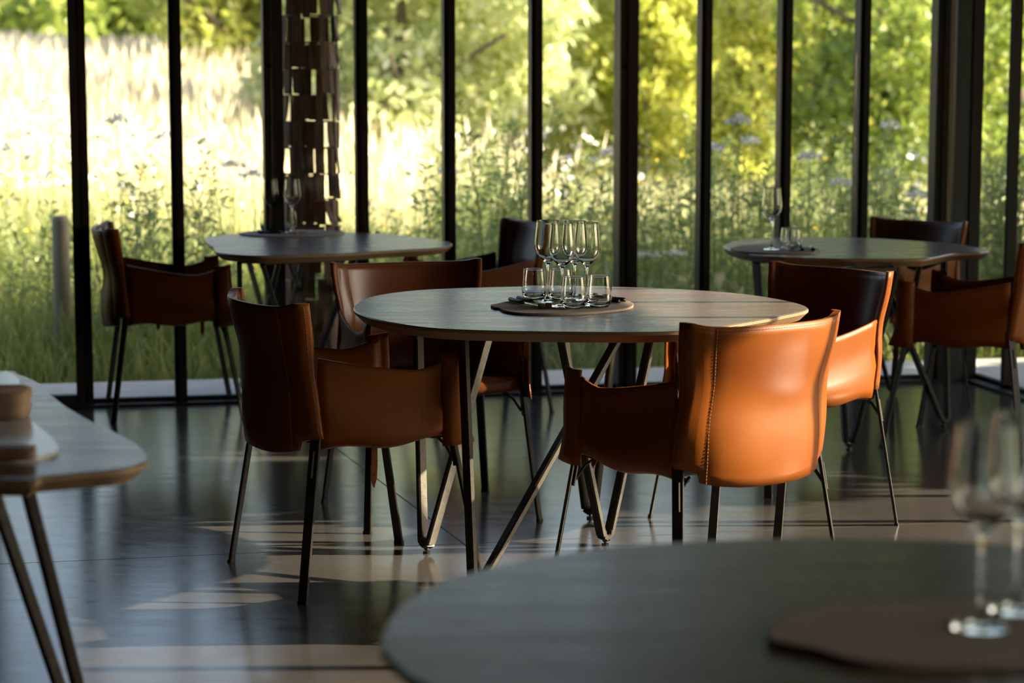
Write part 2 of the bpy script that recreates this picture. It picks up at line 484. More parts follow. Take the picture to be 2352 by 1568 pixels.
# sliding leaf frame in front of the bay left of the first bar
bm = bmesh.new()
sx = along(wx(176)); SW = seq[0] - lx
add_box(bm, (sx, -.055, HEAD / 2), (.036, .05, HEAD - .02), MW)
add_box(bm, (sx - .19, -.055, .035), (.38, .05, .045), MW)
add_box(bm, (sx - .37, -.055, HEAD / 2), (.036, .05, HEAD - .02), MW)
add_box(bm, (sx - .19, -.055, HEAD - .05), (.38, .05, .05), MW)
d1 = tag(bm_obj('door_1', bm, M_GREYSTEEL), kind='structure')
# sill and head profiles
bm = bmesh.new()
add_box(bm, ((lx + seq[-1]) / 2, -.03, .006), (seq[-1] - lx, .10, .012), MW)
add_box(bm, ((lx + seq[-1]) / 2, -.0, .018), (seq[-1] - lx, .03, .024), MW)
tag(bm_obj('trim_3', bm, M_FRAME), kind='structure')
bm = bmesh.new(); add_box(bm, ((lx + seq[-1]) / 2, 0, HEAD + .06), (seq[-1] - lx, .12, .13), MW)
tag(bm_obj('trim_4', bm, M_FRAME), kind='structure')

# corner column: black profiles around a grey steel column
MS = wall_frame(CORNER, SIDE_DIR, nrm)
bm = bmesh.new()
for dx, dy, w, d in ((-.040, -.01, .026, .08), (-.010, -.02, .022, .08), (.124, -.03, .020, .09), (.146, -.02, .010, .08), (.168, -.01, .022, .08)):
    add_box(bm, (along(2.0) + dx, dy, HEAD / 2), (w, d, HEAD), MW)
corner = tag(bm_obj('trim_5', bm, M_FRAME), kind='structure')
bm = bmesh.new()
add_box(bm, (along(2.0) + .075, -.03, HEAD / 2), (.074, .07, HEAD), MW)
bm_obj('column', bm, M_GREYSTEEL, corner)
bm = bmesh.new(); add_box(bm, (along(2.0) + .020, -.045, HEAD / 2), (.020, .02, HEAD), MW)
bm_obj('seal_strip', bm, M_SEAL, corner)

# side glazing
s0 = -.05
n_side = 26
for i in range(n_side):
    a = s0 + .42 * i
    fr = window(wn_idx, a + .42 - .0, a + .84, MS, 'plain', barw=.034); wn_idx += 1
bm = bmesh.new(); add_box(bm, (.20, 0, HEAD / 2 + .01), (.31, .008, HEAD - .02), MS)
w = tag(bm_obj('window_%d' % wn_idx, bm, M_PANE), kind='structure'); wn_idx += 1
SL = s0 + .42 * (n_side + 1)
bm = bmesh.new(); add_box(bm, (SL / 2, -.03, .006), (SL, .10, .012), MS); add_box(bm, (SL / 2, 0, .018), (SL, .03, .024), MS)
tag(bm_obj('trim_6', bm, M_FRAME), kind='structure')
bm = bmesh.new(); add_box(bm, (SL / 2, 0, HEAD + .06), (SL, .12, .13), MS)
tag(bm_obj('trim_7', bm, M_FRAME), kind='structure')

sw = CORNER + SIDE_DIR * (s0 + .42 * (n_side + 1))
tag(prism('wall_right', [sw - nrm * .05, sw + nrm * .12, pr + nrm * .12, pr - nrm * .05], -.1, HEAD + .12, M_WALL), kind='structure')

# concrete ledge outside
LW = .72
a0 = Vector((XL - .3, wallY(XL - .3) + .062, 0)); c_in = pc
c_out = pc + wn_ * LW + wd * (LW + .1)
ledge = [a0, pc, pr, pr + nrm * 1.2, c_out + Vector((.3, 0, 0)), a0 + wn_ * LW]
tag(prism('trim_8', ledge, -.15, -.004, M_CONCRETE), kind='structure')

# ------------------------------------------------------------------ ground outside
def sstep(t):
    t = np.clip(t, 0, 1); return t * t * (3 - 2 * t)
def ground(X, Y):
    X = np.asarray(X, float); Y = np.asarray(Y, float)
    rise = sstep((Y - 11.0) / 22.0) * (0.12 + 1.25 * sstep((1.5 - X) / 7.0))
    bump = .06 * np.sin(X * 1.3 + Y * .4) + .05 * np.sin(Y * .9 - X * .3)
    return -.10 + rise + bump * sstep((Y - 10.5) / 4)
bm = bmesh.new()
gx = np.concatenate([np.linspace(-40, -8, 10), np.linspace(-7, 12, 36), np.linspace(14, 60, 12)])
gy = np.concatenate([np.linspace(-20, 9, 8), np.linspace(9.8, 40, 44), np.linspace(45, 130, 10)])
rows = [[(x, y, float(ground(x, y)) - (.12 if y < 10 else 0.0)) for x in gx] for y in gy]
add_grid(bm, rows)
tag(bm_obj('ground_outside', bm, M_SOIL, smooth=True), kind='structure')

# ------------------------------------------------------------------ plants (vectorised)
def quads_mesh(name, V, F, mats, parent=None, mi=None):
    """V (n,3) array, F (m,4) or (m,3) int array"""
    me = bpy.data.meshes.new(name)
    V = np.ascontiguousarray(V, dtype=np.float32); F = np.ascontiguousarray(F, dtype=np.int32)
    k = F.shape[1]
    me.vertices.add(len(V)); me.vertices.foreach_set('co', V.ravel())
    me.loops.add(F.size); me.loops.foreach_set('vertex_index', F.ravel())
    me.polygons.add(len(F)); me.polygons.foreach_set('loop_start', np.arange(0, F.size, k, dtype=np.int32))
    me.polygons.foreach_set('loop_total', np.full(len(F), k, dtype=np.int32))
    if not isinstance(mats, (list, tuple)): mats = [mats]
    for m in mats: me.materials.append(m)
    if mi is not None: me.polygons.foreach_set('material_index', np.ascontiguousarray(mi, dtype=np.int32))
    me.update(calc_edges=True)
    o = bpy.data.objects.new(name, me); COL.objects.link(o)
    if parent: o.parent = parent
    return o

def unit(a): return a / np.maximum(1e-9, np.linalg.norm(a, axis=1, keepdims=True))

def leaf_quads(P, L, W, up=None):
    """pointed leaf (diamond) at each P with random direction"""
    n = len(P)
    d = unit(rng.normal(size=(n, 3)) if up is None else up)
    s = unit(np.cross(d, rng.normal(size=(n, 3))))
    L = np.broadcast_to(L, (n,))[:, None]; W = np.broadcast_to(W, (n,))[:, None]
    V = np.stack([P, P + d * L * .45 + s * W, P + d * L, P + d * L * .45 - s * W], 1).reshape(-1, 3)
    return V, np.arange(4 * n).reshape(-1, 4)

def blades(P, H, W, lean=.25, seg=3):
    n = len(P)
    az = rng.uniform(0, 2 * np.pi, n); side = np.stack([np.cos(az), np.sin(az), np.zeros(n)], 1)
    la = rng.uniform(0, 2 * np.pi, n); ld = np.stack([np.cos(la), np.sin(la), np.zeros(n)], 1) * (H * lean * rng.uniform(.2, 1.6, n))[:, None]
    Vs = []
    for i in range(seg + 1):
        t = i / seg
        c = P + ld * (t ** 2) + np.stack([np.zeros(n), np.zeros(n), H * t * (1 - .12 * t)], 1)
        w = side * (W * (1 - t) ** .7 * .5 + .0004)[:, None]
        Vs += [c - w, c + w]
    V = np.stack(Vs, 1).reshape(-1, 3); m = 2 * (seg + 1)
    b = (np.arange(n) * m)[:, None]
    F = np.concatenate([b + np.array([[2*i, 2*i+1, 2*i+3, 2*i+2]]) for i in range(seg)], 0)
    top = P + ld + np.stack([np.zeros(n), np.zeros(n), H * .88], 1)
    return V, F, top

def join(parts):
    Vs, Fs, k = [], [], 0
    for V, F in parts:
        Vs.append(V); Fs.append(F + k); k += len(V)
    return np.concatenate(Vs), np.concatenate(Fs)

def scatter(n, x0, x1, y0, y1, cone=True):
    """points outside the glazing, inside a wide wedge around what can be seen"""
    out = np.zeros((0, 2))
    while len(out) < n:
        y = rng.uniform(y0, y1, n * 2); x = rng.uniform(x0, x1, n * 2)
        ok = (y > wallY(x) + .12 + LW) | (x > 2.9)
        ok &= ~((x > 2.2) & (x < 3.6 + (9.5 - y) * .2) & (y < 10.4))
        if cone: ok &= (np.abs(x) < y * .34 + .6)
        out = np.concatenate([out, np.stack([x[ok], y[ok]], 1)])
    return out[:n]

# green grass close to the glass
p = scatter(26000, -4.5, 6.5, 9.6, 13.5)
P = np.column_stack([p, ground(p[:, 0], p[:, 1])])
H = rng.uniform(.14, .62, len(P)) * (0.55 + .45 * sstep((p[:, 1] - wallY(p[:, 0]) - .8) / 1.2))
V, F, _ = blades(P, H, rng.uniform(.005, .011, len(P)), .45)
g = quads_mesh('meadow_grass', V, F, M_GRASS)
tag(g, 'green uncut grass growing right behind the glass wall', 'grass', kind='stuff')
# middle grass, green to yellow
p = scatter(26000, -7, 8, 12.5, 19)
P = np.column_stack([p, ground(p[:, 0], p[:, 1])])
V, F, top = blades(P, rng.uniform(.3, .85, len(P)), rng.uniform(.008, .016, len(P)), .3)
mi = (rng.random(len(P)) < sstep((p[:, 1] - 12.5) / 5)).astype(int)
g = quads_mesh('meadow_grass', V, F, [M_GRASS, M_STRAW], mi=np.tile(mi, 3))
tag(g, 'half green half straw coloured grass behind the tall weeds', 'grass', kind='stuff')
# far straw meadow with seed heads
p = scatter(52000, -13, 9, 17, 36)
P = np.column_stack([p, ground(p[:, 0], p[:, 1])])
keep = (p[:, 0] < -.025 * p[:, 1] + rng.normal(size=len(p)) * .5)
P = P[keep]
V, F, top = blades(P, rng.uniform(.55, 1.05, len(P)), rng.uniform(.014, .028, len(P)), .16, 2)
sel = rng.random(len(P)) < .35
V2, F2 = leaf_quads(top[sel] - np.array([0, 0, .12]), .28, .022, up=np.array([[0, 0, 1.]]) + rng.normal(size=(sel.sum(), 3)) * .18)
Vj, Fj = join([(V, F), (V2, F2)])
g = quads_mesh('dry_grass', Vj, Fj, [M_STRAW, M_SEED], mi=np.concatenate([np.zeros(len(F)), np.ones(len(F2))]))
tag(g, 'sunlit straw coloured meadow with pinkish seed heads rising to the left', 'grass', kind='stuff')

# tall leafy weeds, each its own plant
def weed_mesh(h, n_st, seed):
    r = np.random.default_rng(seed)
    Ps, Ds, Ls, stems = [], [], [], []
    for s in range(n_st):
        b = np.array([r.normal() * .06, r.normal() * .06, 0]); lean = np.array([r.normal() * .10, r.normal() * .10, 0]) * h
        hh = h * r.uniform(.7, 1.0)
        st = [b + lean * t * t + np.array([0, 0, hh * t]) for t in np.linspace(0, 1, 6)]
        stems.append(st)
        nl = int(hh * 78)
        for i in range(nl):
            t = r.uniform(.12, 1.0)
            c = b + lean * t * t + np.array([0, 0, hh * t]); a = r.uniform(0, 2 * np.pi)
            br = (1.05 - t) * .20 * r.random()
            o = np.array([math.cos(a), math.sin(a), .25])
            Ps.append(c + o * br); Ds.append(o + np.array([0, 0, r.uniform(-.3, .9)])); Ls.append(r.uniform(.035, .085) * (1.25 - .6 * t))
    Ps, Ds, Ls = np.array(Ps), unit(np.array(Ds)), np.array(Ls)
    return Ps, Ds, Ls, stems
protos = []
for k, (h, ns) in enumerate(((1.0, 5), (1.35, 6), (.8, 5), (1.15, 4), (1.5, 6))):
    Ps, Ds, Ls, stems = weed_mesh(h, ns, 100 + k)
    V, F = leaf_quads(Ps, Ls, Ls * .17, up=Ds)
    root = empty('tall_weed'); quads_mesh('foliage', V, F, M_GREEN, root)
    bm = bmesh.new()
    for st in stems: add_tube(bm, st, [.005, .0045, .004, .0035, .003, .0015], 4)
    bm_obj('stem', bm, M_GREEN, root)
    protos.append((root, h))
BARS = [193, 408, 628, 831, 1030, 1228, 1433, 1613, 1795, 1972, 2150]
ORD = ['first', 'second', 'third', 'fourth', 'fifth', 'sixth', 'seventh', 'eighth', 'ninth', 'tenth']
def bay(X, Y):
    px = 1176 + FPX * X / Y
    k = sum(px > b for b in BARS)
    if k == 0: return 'left of the first black window bar'
    if k == 11: return 'right of the corner column'
    if k == 10: return 'left of the corner column'
    return 'between the %s and %s window bars' % (ORD[k - 1], ORD[k])
used = set()
weedspots = []
tall = [(1150, 11.2, 1.5), (1110, 11.5, 1.35), (1200, 11.0, 1.35), (1290, 11.3, 1.15), (690, 11.5, 1.0), (330, 10.8, 1.15), (375, 11.2, 1.35), (300, 11.5, 1.0),
        (130, 10.9, 1.0), (470, 11.0, 1.15), (500, 11.6, 1.0), (60, 11.5, .8), (870, 11.4, 1.0), (900, 10.9, .8), (980, 11.2, 1.0), (1350, 11.6, 1.35), (1380, 10.9, 1.0),
        (1500, 11.2, 1.0), (1540, 11.8, 1.35), (1640, 11.4, 1.35), (1690, 11.8, 1.15), (1750, 11.2, 1.0), (1850, 11.6, 1.15), (1900, 12.3, 1.35), (2020, 11.4, 1.15), (2080, 12.0, 1.35),
        (2250, 11.3, 1.15), (2290, 12.1, 1.35), (2340, 11.6, 1.15), (1560, 10.8, .8), (1860, 10.9, .8), (1240, 10.7, .8), (740, 10.9, .8), (420, 10.6, .8), (240, 10.5, .8), (1040, 10.8, .8)]
for i in range(84):
    px = random.uniform(-250, 2600) if i % 4 == 0 else random.uniform(1000, 2600)
    tall.append((px, random.uniform(11.2, 12.4) if px < 1000 else random.uniform(11.2, 16.0), random.choice((.8, 1.0)) if px < 1000 else random.choice((.8, 1.0, 1.15, 1.35))))
for px, Y, h in tall:
    X = (px - 1176) / FPX * Y
    if Y < wallY(X) + LW + .2 and X < 2.3: Y = wallY(X) + LW + .25
    cand = [q for q in protos if abs(q[1] - h) < .01][0]
    if id(cand[0]) in used: o = copy_tree(cand[0])
    else: o = cand[0]; used.add(id(cand[0]))
    o.location = (X, Y, float(ground(X, Y)) - .02); o.rotation_euler = (0, 0, random.uniform(0, 6.28))
    s = random.uniform(.88, 1.1); o.scale = (s, s, s)
    far = 'close behind the glass' if Y < 11.9 else 'farther out in the meadow'
    tag(o, 'leafy weed %s, %s' % (far, bay(X, Y)), 'wild plant', 'weeds %s %s' % (far, bay(X, Y)))

# white umbels
def umbel():
    root = None
    bm = bmesh.new(); add_tube(bm, [(0, 0, 0), (.02, 0, .4), (.01, .01, .78)], [.004, .003, .002], 4)
    root = empty('umbel_flower'); bm_obj('stem', bm, M_GREEN, root)
    c = np.array([(r * math.cos(a) + .01, r * math.sin(a) + .01, .79 + .012 * math.cos(r * 30)) for r in (0, .015, .03, .045, .055) for a in np.linspace(0, 6.28, 4 + int(r * 260))[:-1]] )
    V, F = leaf_quads(c, .018, .008)
    V2, F2 = leaf_quads(c, .018, .008)
    Vj, Fj = join([(V, F), (V2, F2)])
    quads_mesh('blossom', Vj, Fj, M_WHITEFL, root)
    return root
u0 = umbel()
um = [(120, 14, 1.3), (1640, 11.2, 1.05), (1230, 12.0, 1.1), (1555, 11.0, .5), (1490, 10.9, .5), (545, 11.5, .95), (580, 11.4, .9), (640, 11.3, .82), (1850, 11.4, 1.0), (1700, 11.0, 1.2), (380, 12, 1.1), (1030, 12, .9), (2110, 11.2, .8), (1930, 11.6, .85), (280, 11.4, 1.2), (2040, 12.5, 1.15), (1720, 12.8, 1.05), (1400, 12.2, 1.0), (90, 12.5, .8), (20, 12.6, .85)]
for i, (px, Y, zt) in enumerate(um):
    o = u0 if i == 0 else copy_tree(u0)
    X = (px - 1176) / FPX * Y
    gz = float(ground(X, Y)); s = (zt - gz) / .79
    o.location = (X, Y, gz); o.scale = (1.1, 1.1, s); o.rotation_euler = (0, 0, random.uniform(0, 6))
    tag(o, 'white umbel flower on a thin stalk, %s' % bay(X, Y), 'flower', 'white umbels ' + bay(X, Y))
# tiny flowers nobody could count
p = scatter(900, -5, 7, 11.2, 16)
P = np.column_stack([p, ground(p[:, 0], p[:, 1]) + rng.uniform(.35, .95, len(p))])
a, b = leaf_quads(P, .024, .012); c, d = leaf_quads(P, .024, .012)
V, F = join([(a, b), (c, d)])
tag(quads_mesh('meadow_flowers', V, F, M_YELLOWFL), 'tiny yellow flowers sprinkled through the weeds', 'flowers', kind='stuff')
p = scatter(420, -9, -2.5, 13.5, 19); p = np.concatenate([p, scatter(160, -2.5, 1, 14, 20), scatter(150, 2.4, 6, 12.5, 15)])
P = np.column_stack([p, ground(p[:, 0], p[:, 1]) + rng.uniform(.5, 1.05, len(p))])
a, b = leaf_quads(P, .06, .03); c, d = leaf_quads(P, .06, .03)
V, F = join([(a, b), (c, d)])
tag(quads_mesh('meadow_flowers', V, F, M_WHITEFL), 'small white blossoms scattered over the sunlit meadow', 'flowers', kind='stuff')

# trees
def crown_points(n, blobs):
    """leaf positions in shells of ellipsoid blobs (cx,cy,cz,rx,ry,rz)"""
    w = np.array([b[3] * b[4] * b[5] for b in blobs]) ** (2 / 3); w /= w.sum()
    k = rng.choice(len(blobs), n, p=w); B = np.array(blobs)[k]
    d = unit(rng.normal(size=(n, 3))); r = rng.uniform(.55, 1.05, n) ** .6
    return B[:, :3] + d * B[:, 3:] * r[:, None]
def broad_tree(loc, h, cr, mat, nleaf, leaf, bark=M_BARK, z0=.25, trunk_r=.14, spread=None):
    """h total height, cr crown radius, z0 crown start fraction"""
    root = empty('tree', loc)
    blobs = []
    for i in range(26):
        a = random.uniform(0, 6.28); t = random.uniform(z0, .95); rr = cr * random.uniform(.25, 1.0) * math.sin(math.pi * min(1, (t - z0 + .18) / (1.1 - z0 + .18))) ** .5
        b = cr * random.uniform(.22, .42)
        blobs.append((rr * math.cos(a), rr * math.sin(a), h * t, b, b, b * .8))
    P = crown_points(nleaf, blobs)
    V, F = leaf_quads(P, rng.uniform(.7, 1.3, nleaf) * leaf, rng.uniform(.7, 1.2, nleaf) * leaf * .32)
    quads_mesh('crown', V, F, mat, root)
    bm = bmesh.new()
    add_tube(bm, [(0, 0, -.3), (.05, 0, h * .3), (-.04, .05, h * .6), (0, 0, h * .9)], [trunk_r, trunk_r * .8, trunk_r * .5, trunk_r * .15], 8)
    for i in range(7):
        a = random.uniform(0, 6.28); t = random.uniform(.25, .7)
        add_tube(bm, [(0, 0, h * t), (cr * .4 * math.cos(a), cr * .4 * math.sin(a), h * (t + .08)), (cr * .8 * math.cos(a), cr * .8 * math.sin(a), h * (t + .2))], [trunk_r * .4, trunk_r * .25, .02], 6)
    bm_obj('trunk', bm, bark, root, smooth=True)
    return root
def cone_tree(loc, h, r0, mat, nleaf, leaf, name='conifer'):
    root = empty(name, loc)
    z = rng.uniform(0, 1, nleaf) ** 1.15; a = rng.uniform(0, 6.28, nleaf)
    rad = r0 * (1 - z) ** .75 * (1 + .16 * np.sin(a * 5 + z * 22) + .1 * np.sin(a * 11 - z * 40)) * rng.uniform(.72, 1.03, nleaf)
    P = np.stack([rad * np.cos(a), rad * np.sin(a), z * h], 1)
    up = np.stack([np.cos(a), np.sin(a), rng.uniform(-.2, 1.2, nleaf)], 1) + rng.normal(size=(nleaf, 3)) * .35
    V, F = leaf_quads(P, rng.uniform(.7, 1.3, nleaf) * leaf, leaf * .3, up=up)
    quads_mesh('crown', V, F, mat, root)
    bm = bmesh.new(); add_tube(bm, [(0, 0, -.3), (0, 0, h * .9)], [.10, .02], 8)
    bm_obj('trunk', bm, M_BARK, root, smooth=True)
    return root
def xat(px, Y): return (px - 1176) / FPX * Y
def put(fn, px, Y, label, group=None, cat='tree', **kw):
    X = xat(px, Y)
    if kw.get('h', 9) < 5: kw['h'] = min(kw['h'], 1.346 + .074 * Y - float(ground(X, Y)))
    t = fn((X, Y, float(ground(X, Y)) - .05), **kw)
    tag(t, label, cat, group); return t
# thuja cones
put(cone_tree, 1475, 24.3, 'broad pale green conifer just right of the double black post', h=4.4, r0=1.5, mat=M_T_YEL, nleaf=15000, leaf=.13)
put(cone_tree, 1665, 28.5, 'narrow pale green conifer behind the single wine glass', h=4.6, r0=.62, mat=M_T_YEL, nleaf=9000, leaf=.12)
put(cone_tree, 1690, 21, 'low rounded pale green conifer in front of the dark gap', h=1.9, r0=.75, mat=M_T_YEL, nleaf=7000, leaf=.10)
put(cone_tree, 1310, 26.8, 'wide yellow green conifer left of the double black post', h=4.6, r0=1.35, mat=M_T_YEL, nleaf=15000, leaf=.14)
put(cone_tree, 1165, 31, 'mid green conifer behind the tallest weed', h=4.7, r0=1.5, mat=M_T_GREEN, nleaf=13000, leaf=.15)
put(broad_tree, 930, 22.6, 'pale sunlit bushy tree right of the strip covered column', h=3.6, cr=2.0, mat=M_T_PALE, nleaf=16000, leaf=.15, z0=.05)
put(broad_tree, 560, 29.2, 'leafy green tree at the right end of the straw meadow', h=4.0, cr=1.6, mat=M_T_YEL, nleaf=12000, leaf=.16, z0=.15)
put(broad_tree, 1900, 25.6, 'bright yellow green leafy tree behind the right table', h=4.0, cr=1.7, mat=M_T_YEL, nleaf=15000, leaf=.13, z0=.05)
put(broad_tree, 2090, 22, 'green leafy tree left of the corner column', h=3.8, cr=1.5, mat=M_T_GREEN, nleaf=14000, leaf=.12, z0=.05)
put(broad_tree, 2330, 27.3, 'green leafy tree seen through the side glazing', h=4.0, cr=1.6, mat=M_T_GREEN, nleaf=12000, leaf=.13, z0=.05)
# tall trees whose crowns stand above the frame; their trunks show between the low ones
for px, Y, h in ((1790, 33, 13), (2040, 30, 12), (2205, 32, 13)):  # added so the unseen dark crowns darken the front table's reflection
    t = put(broad_tree, px, Y, 'tall bare trunked tree added behind the others, ' + {1790: 'above the single wine glass', 2040: 'left of the corner column', 2205: 'hidden by the corner column'}[px], 'added tall bare trunked trees', h=h, cr=2.6, mat=M_T_DARK, nleaf=12000, leaf=.24, z0=.47, bark=M_BARK, trunk_r=.15)
# the dark wood behind everything
k = 0
for i in range(22):
    px = -500 + i * 165 + random.uniform(-60, 60); Y = random.uniform(38, 50)
    X = xat(px, Y)
    t = (broad_tree if i % 2 else cone_tree)((X, Y, float(ground(X, Y)) - .1), h=(1.346 + random.uniform(.060, .070) * Y - float(ground(X, Y))), **(dict(cr=3.0, z0=.04) if i % 2 else dict(r0=2.3)), mat=M_T_DARK if i % 3 else M_T_GREEN, nleaf=9000, leaf=.30)
    tag(t, 'distant tree beyond the meadow, ' + bay(X, Y), 'tree', 'distant trees ' + bay(X, Y))
# unseen trees added right of the building to keep sun off room and weeds
for (X, Y, h, cr, lab) in ((5.9, 3.0, 4.2, 1.75, 'round unseen shade tree added beside the side glazing, nearest the camera'), (5.9, 7.95, 4.4, .95, 'small unseen shade tree added outside the side glazing, nearest the building'), (7.6, 9.4, 5.0, 1.2, 'small unseen shade tree added outside the side glazing, second from the building'), (8.2, 12.9, 4.5, 1.5, 'round unseen shade tree added right of the building, behind the two small ones'), (10.0, 10.9, 7.5, 1.8, 'unseen shade tree added farthest right of the building')):
    tag(broad_tree((X, Y, float(ground(X, Y))), h=h, cr=cr, mat=M_T_GREEN, nleaf=16000, leaf=.20, z0=.03), lab, 'tree')
# wooden post in the meadow
bm = bmesh.new()
add_lathe(bm, [(0, 0), (.045, 0), (.047, .5), (.044, .98), (.038, 1.0), (0, 1.0)], 20)
po = bm_obj('wooden_post', bm, M_POST, smooth=False)
Yp = 10.6; Xp = xat(138, Yp); po.location = (Xp, Yp, -.28)
tag(po, 'weathered round wooden post in the grass left of the first chair', 'post')

# ------------------------------------------------------------------ strip covered column outside the glass
def strip_column():
    Yc = 9.42; Xc = xat(711, Yc)
    root = empty('strip_column', (Xc, Yc, 0))
    tag(root, 'round column of overlapping hanging wood strips behind the far left table', 'column')
    r = .128
    z = 2.75; tier = 0
    while z > .1:
        bm = bmesh.new()
        n = 15
        for k in range(n):
            if random.random() < .19: continue
            a = 2 * math.pi * (k + .5 * (tier % 2) + random.uniform(-.15, .15)) / n
            w = random.uniform(.030, .048); L = random.choice((.112, .118, .23))
            zz = z + random.uniform(-.005, .005)
            rr = r + .006 * (tier % 2) + random.uniform(-.004, .008)
            out = random.uniform(-.004, .02) if random.random() > .06 else .05
            tw = random.uniform(-.03, .03)
            rows = []
            for t in np.linspace(0, 1, 5):
                ra = rr + out * t * t; aa = a + tw * t
                c = Vector((ra * math.cos(aa), ra * math.sin(aa), zz - L * t)); s = Vector((-math.sin(aa), math.cos(aa), 0))
                rows.append([c - s * w / 2, c + s * w / 2])
            add_grid(bm, rows)
        add_tube(bm, [((r - .006) * math.cos(x), (r - .006) * math.sin(x), z) for x in np.linspace(0, 2 * math.pi, 25)], .003, 4)
        o = bm_obj('strip_tier', bm, M_STRIP, root)
        md = o.modifiers.new('thick', 'SOLIDIFY'); md.thickness = .003
        z -= .118; tier += 1
    for k in range(3):
        a = k * 2.094 + .3
        bm = bmesh.new(); add_tube(bm, [((r - .012) * math.cos(a), (r - .012) * math.sin(a), 0), ((r - .012) * math.cos(a), (r - .012) * math.sin(a), 2.8)], .006, 6)
        bm_obj('upright_rod', bm, M_STEEL, root)
strip_column()

# ------------------------------------------------------------------ chair
ZT, ZB = .785, .380
def yc(z): return -.212 - .050 * max(0.0, (z - .42)) / .37
def wz(z):
    # half width: widest at top, pinched where the arm joins, wider again at the bottom
    t = (z - .40) / .39
    return .236 - .016 * math.exp(-((t - .58) / .20) ** 2) + .008 * t
def bow(z):
    t = max(0, min(1, (z - .38) / .41)); return .062 - .020 * math.exp(-((t - .55) / .22) ** 2) + .022 * max(0, 1 - t / .5) ** 1.2 - .012 * max(0, 1 - t / .12)
def ztop(u): return ZT + .012 * abs(u) ** 8
def zbot(u):
    a = abs(u)
    base = ZB + .030 * a ** 3
    return base + (.022 if a > .80 else 0.0)
def back_outer(u, v):
    z = ztop(u) + (zbot(u) - ztop(u)) * v
    w = wz(z)
    groove = .0022 * math.exp(-((abs(u) - .80) / .02) ** 2)
    return Vector((u * w, yc(z) - .012 - bow(z) * (1 - abs(u) ** 2.6) + groove, z))
def back_inner(u, v):
    z = ztop(u) + (zbot(u) - ztop(u)) * v
    w = wz(z)
    dent = .010 * math.exp(-((abs(u) - .86) / .06) ** 2)
    return Vector((u * w, yc(z) + .012 - (bow(z) + .015) * (1 - abs(u) ** 2.6) + dent * .5, z))
def backrest_bm():
    bm = bmesh.new()
    us = [math.sin(x) for x in np.linspace(-math.pi / 2, math.pi / 2, 15)]
    us = sorted(set([round(u, 4) for u in us] + [-.82, -.80, -.78, .78, .80, .82, -.9, .9]))
    rows = []
    for v in np.linspace(0, 1, 17):
        row = [back_outer(u, v) for u in us]
        z = row[-1].z; w = wz(z)
        fl = .010 * max(0, v - .80) / .20
        ef = .55 + .45 * max(0, min(1, (z - .46) / .2)); fl *= .4
        ear = [Vector((w + .009, yc(z) - .004, z)), Vector((w + .010 + .006 * ef, yc(z) + .022 * ef + fl, z)), Vector((w + .006 + .005 * ef, yc(z) + .008 + .022 * ef + fl, z)), Vector((w - .004, yc(z) + .008 + .010 * ef, z))]
        inner = [back_inner(u, v) for u in us[::-1]]
        ear2 = [Vector((-p.x, p.y, p.z)) for p in ear[::-1]]
        rows.append(row + ear + inner + ear2)
    V = add_grid(bm, rows, closed=True)
    m = len(us)
    for row in (V[0], V[-1]):
        O = row[:m]; I = row[m + 4:m + 4 + m][::-1]
        for k in range(m - 1):
            bm.faces.new((O[k], O[k+1], I[k+1], I[k]))
        e = row[m:m + 4]
        bm.faces.new((O[-1], e[0], e[3], I[-1])); bm.faces.new((e[0], e[1], e[2], e[3]))
        e = row[2 * m + 4:]
        bm.faces.new((O[0], I[0], e[0], e[3])); bm.faces.new((e[0], e[1], e[2], e[3]))
    # inner face and the rim use the second, darker material
    return bm, m
def arm_x(t, s): return s * (.238 + .014 * math.sin(math.pi * t) + .012 * t)
def arm_y(t): return -.205 + .392 * t
def arm_top(t): return .648 - .052 * math.sin(math.pi * min(1, t / 1.25) * .62 + 0.0) ** 1.0 * 1.0 + .040 * (max(0, t - .70) / .30) ** 1.4
def arm_sheet(s, off=0.0):
    rows = []
    for t in np.linspace(0, 1, 15):
        x = arm_x(t, 1); y = arm_y(t); zt = arm_top(t)
        bul = .014 * math.sin(math.pi * min(1, t * 1.1)) ** .5 if t < .9 else .004
        zb = .410 + .008 * math.sin(t * 9.0) - .012 * (1 - t)
        prof = [(0.002, zt), (.0, zt - .02), (-.004, zt - .06), (-.003, zt - .10), (.004 + bul * .4, zt - .14), (bul, .455), (bul, .435), (bul * .6 - .004, zb + .008), (-.016, zb), (-.045, zb - .002)]
        rows.append([Vector((s * (x + dx), y, z)) for dx, z in prof])
    return rows
def stitch(bm, pts, nrm_, L=.0052, gap=.0085, w=.0013):
    """row of thread dashes along a polyline"""
    pts = [Vector(p) for p in pts]
    d = 0
    for a, b in zip(pts[:-1], pts[1:]):
        seg = (b - a).length; ax = (b - a).normalized()
        while d < seg:
            p = a + ax * d
            add_bar(bm, p, p + ax * L, w, .0010, nrm_.cross(ax))
            d += gap
        d -= seg
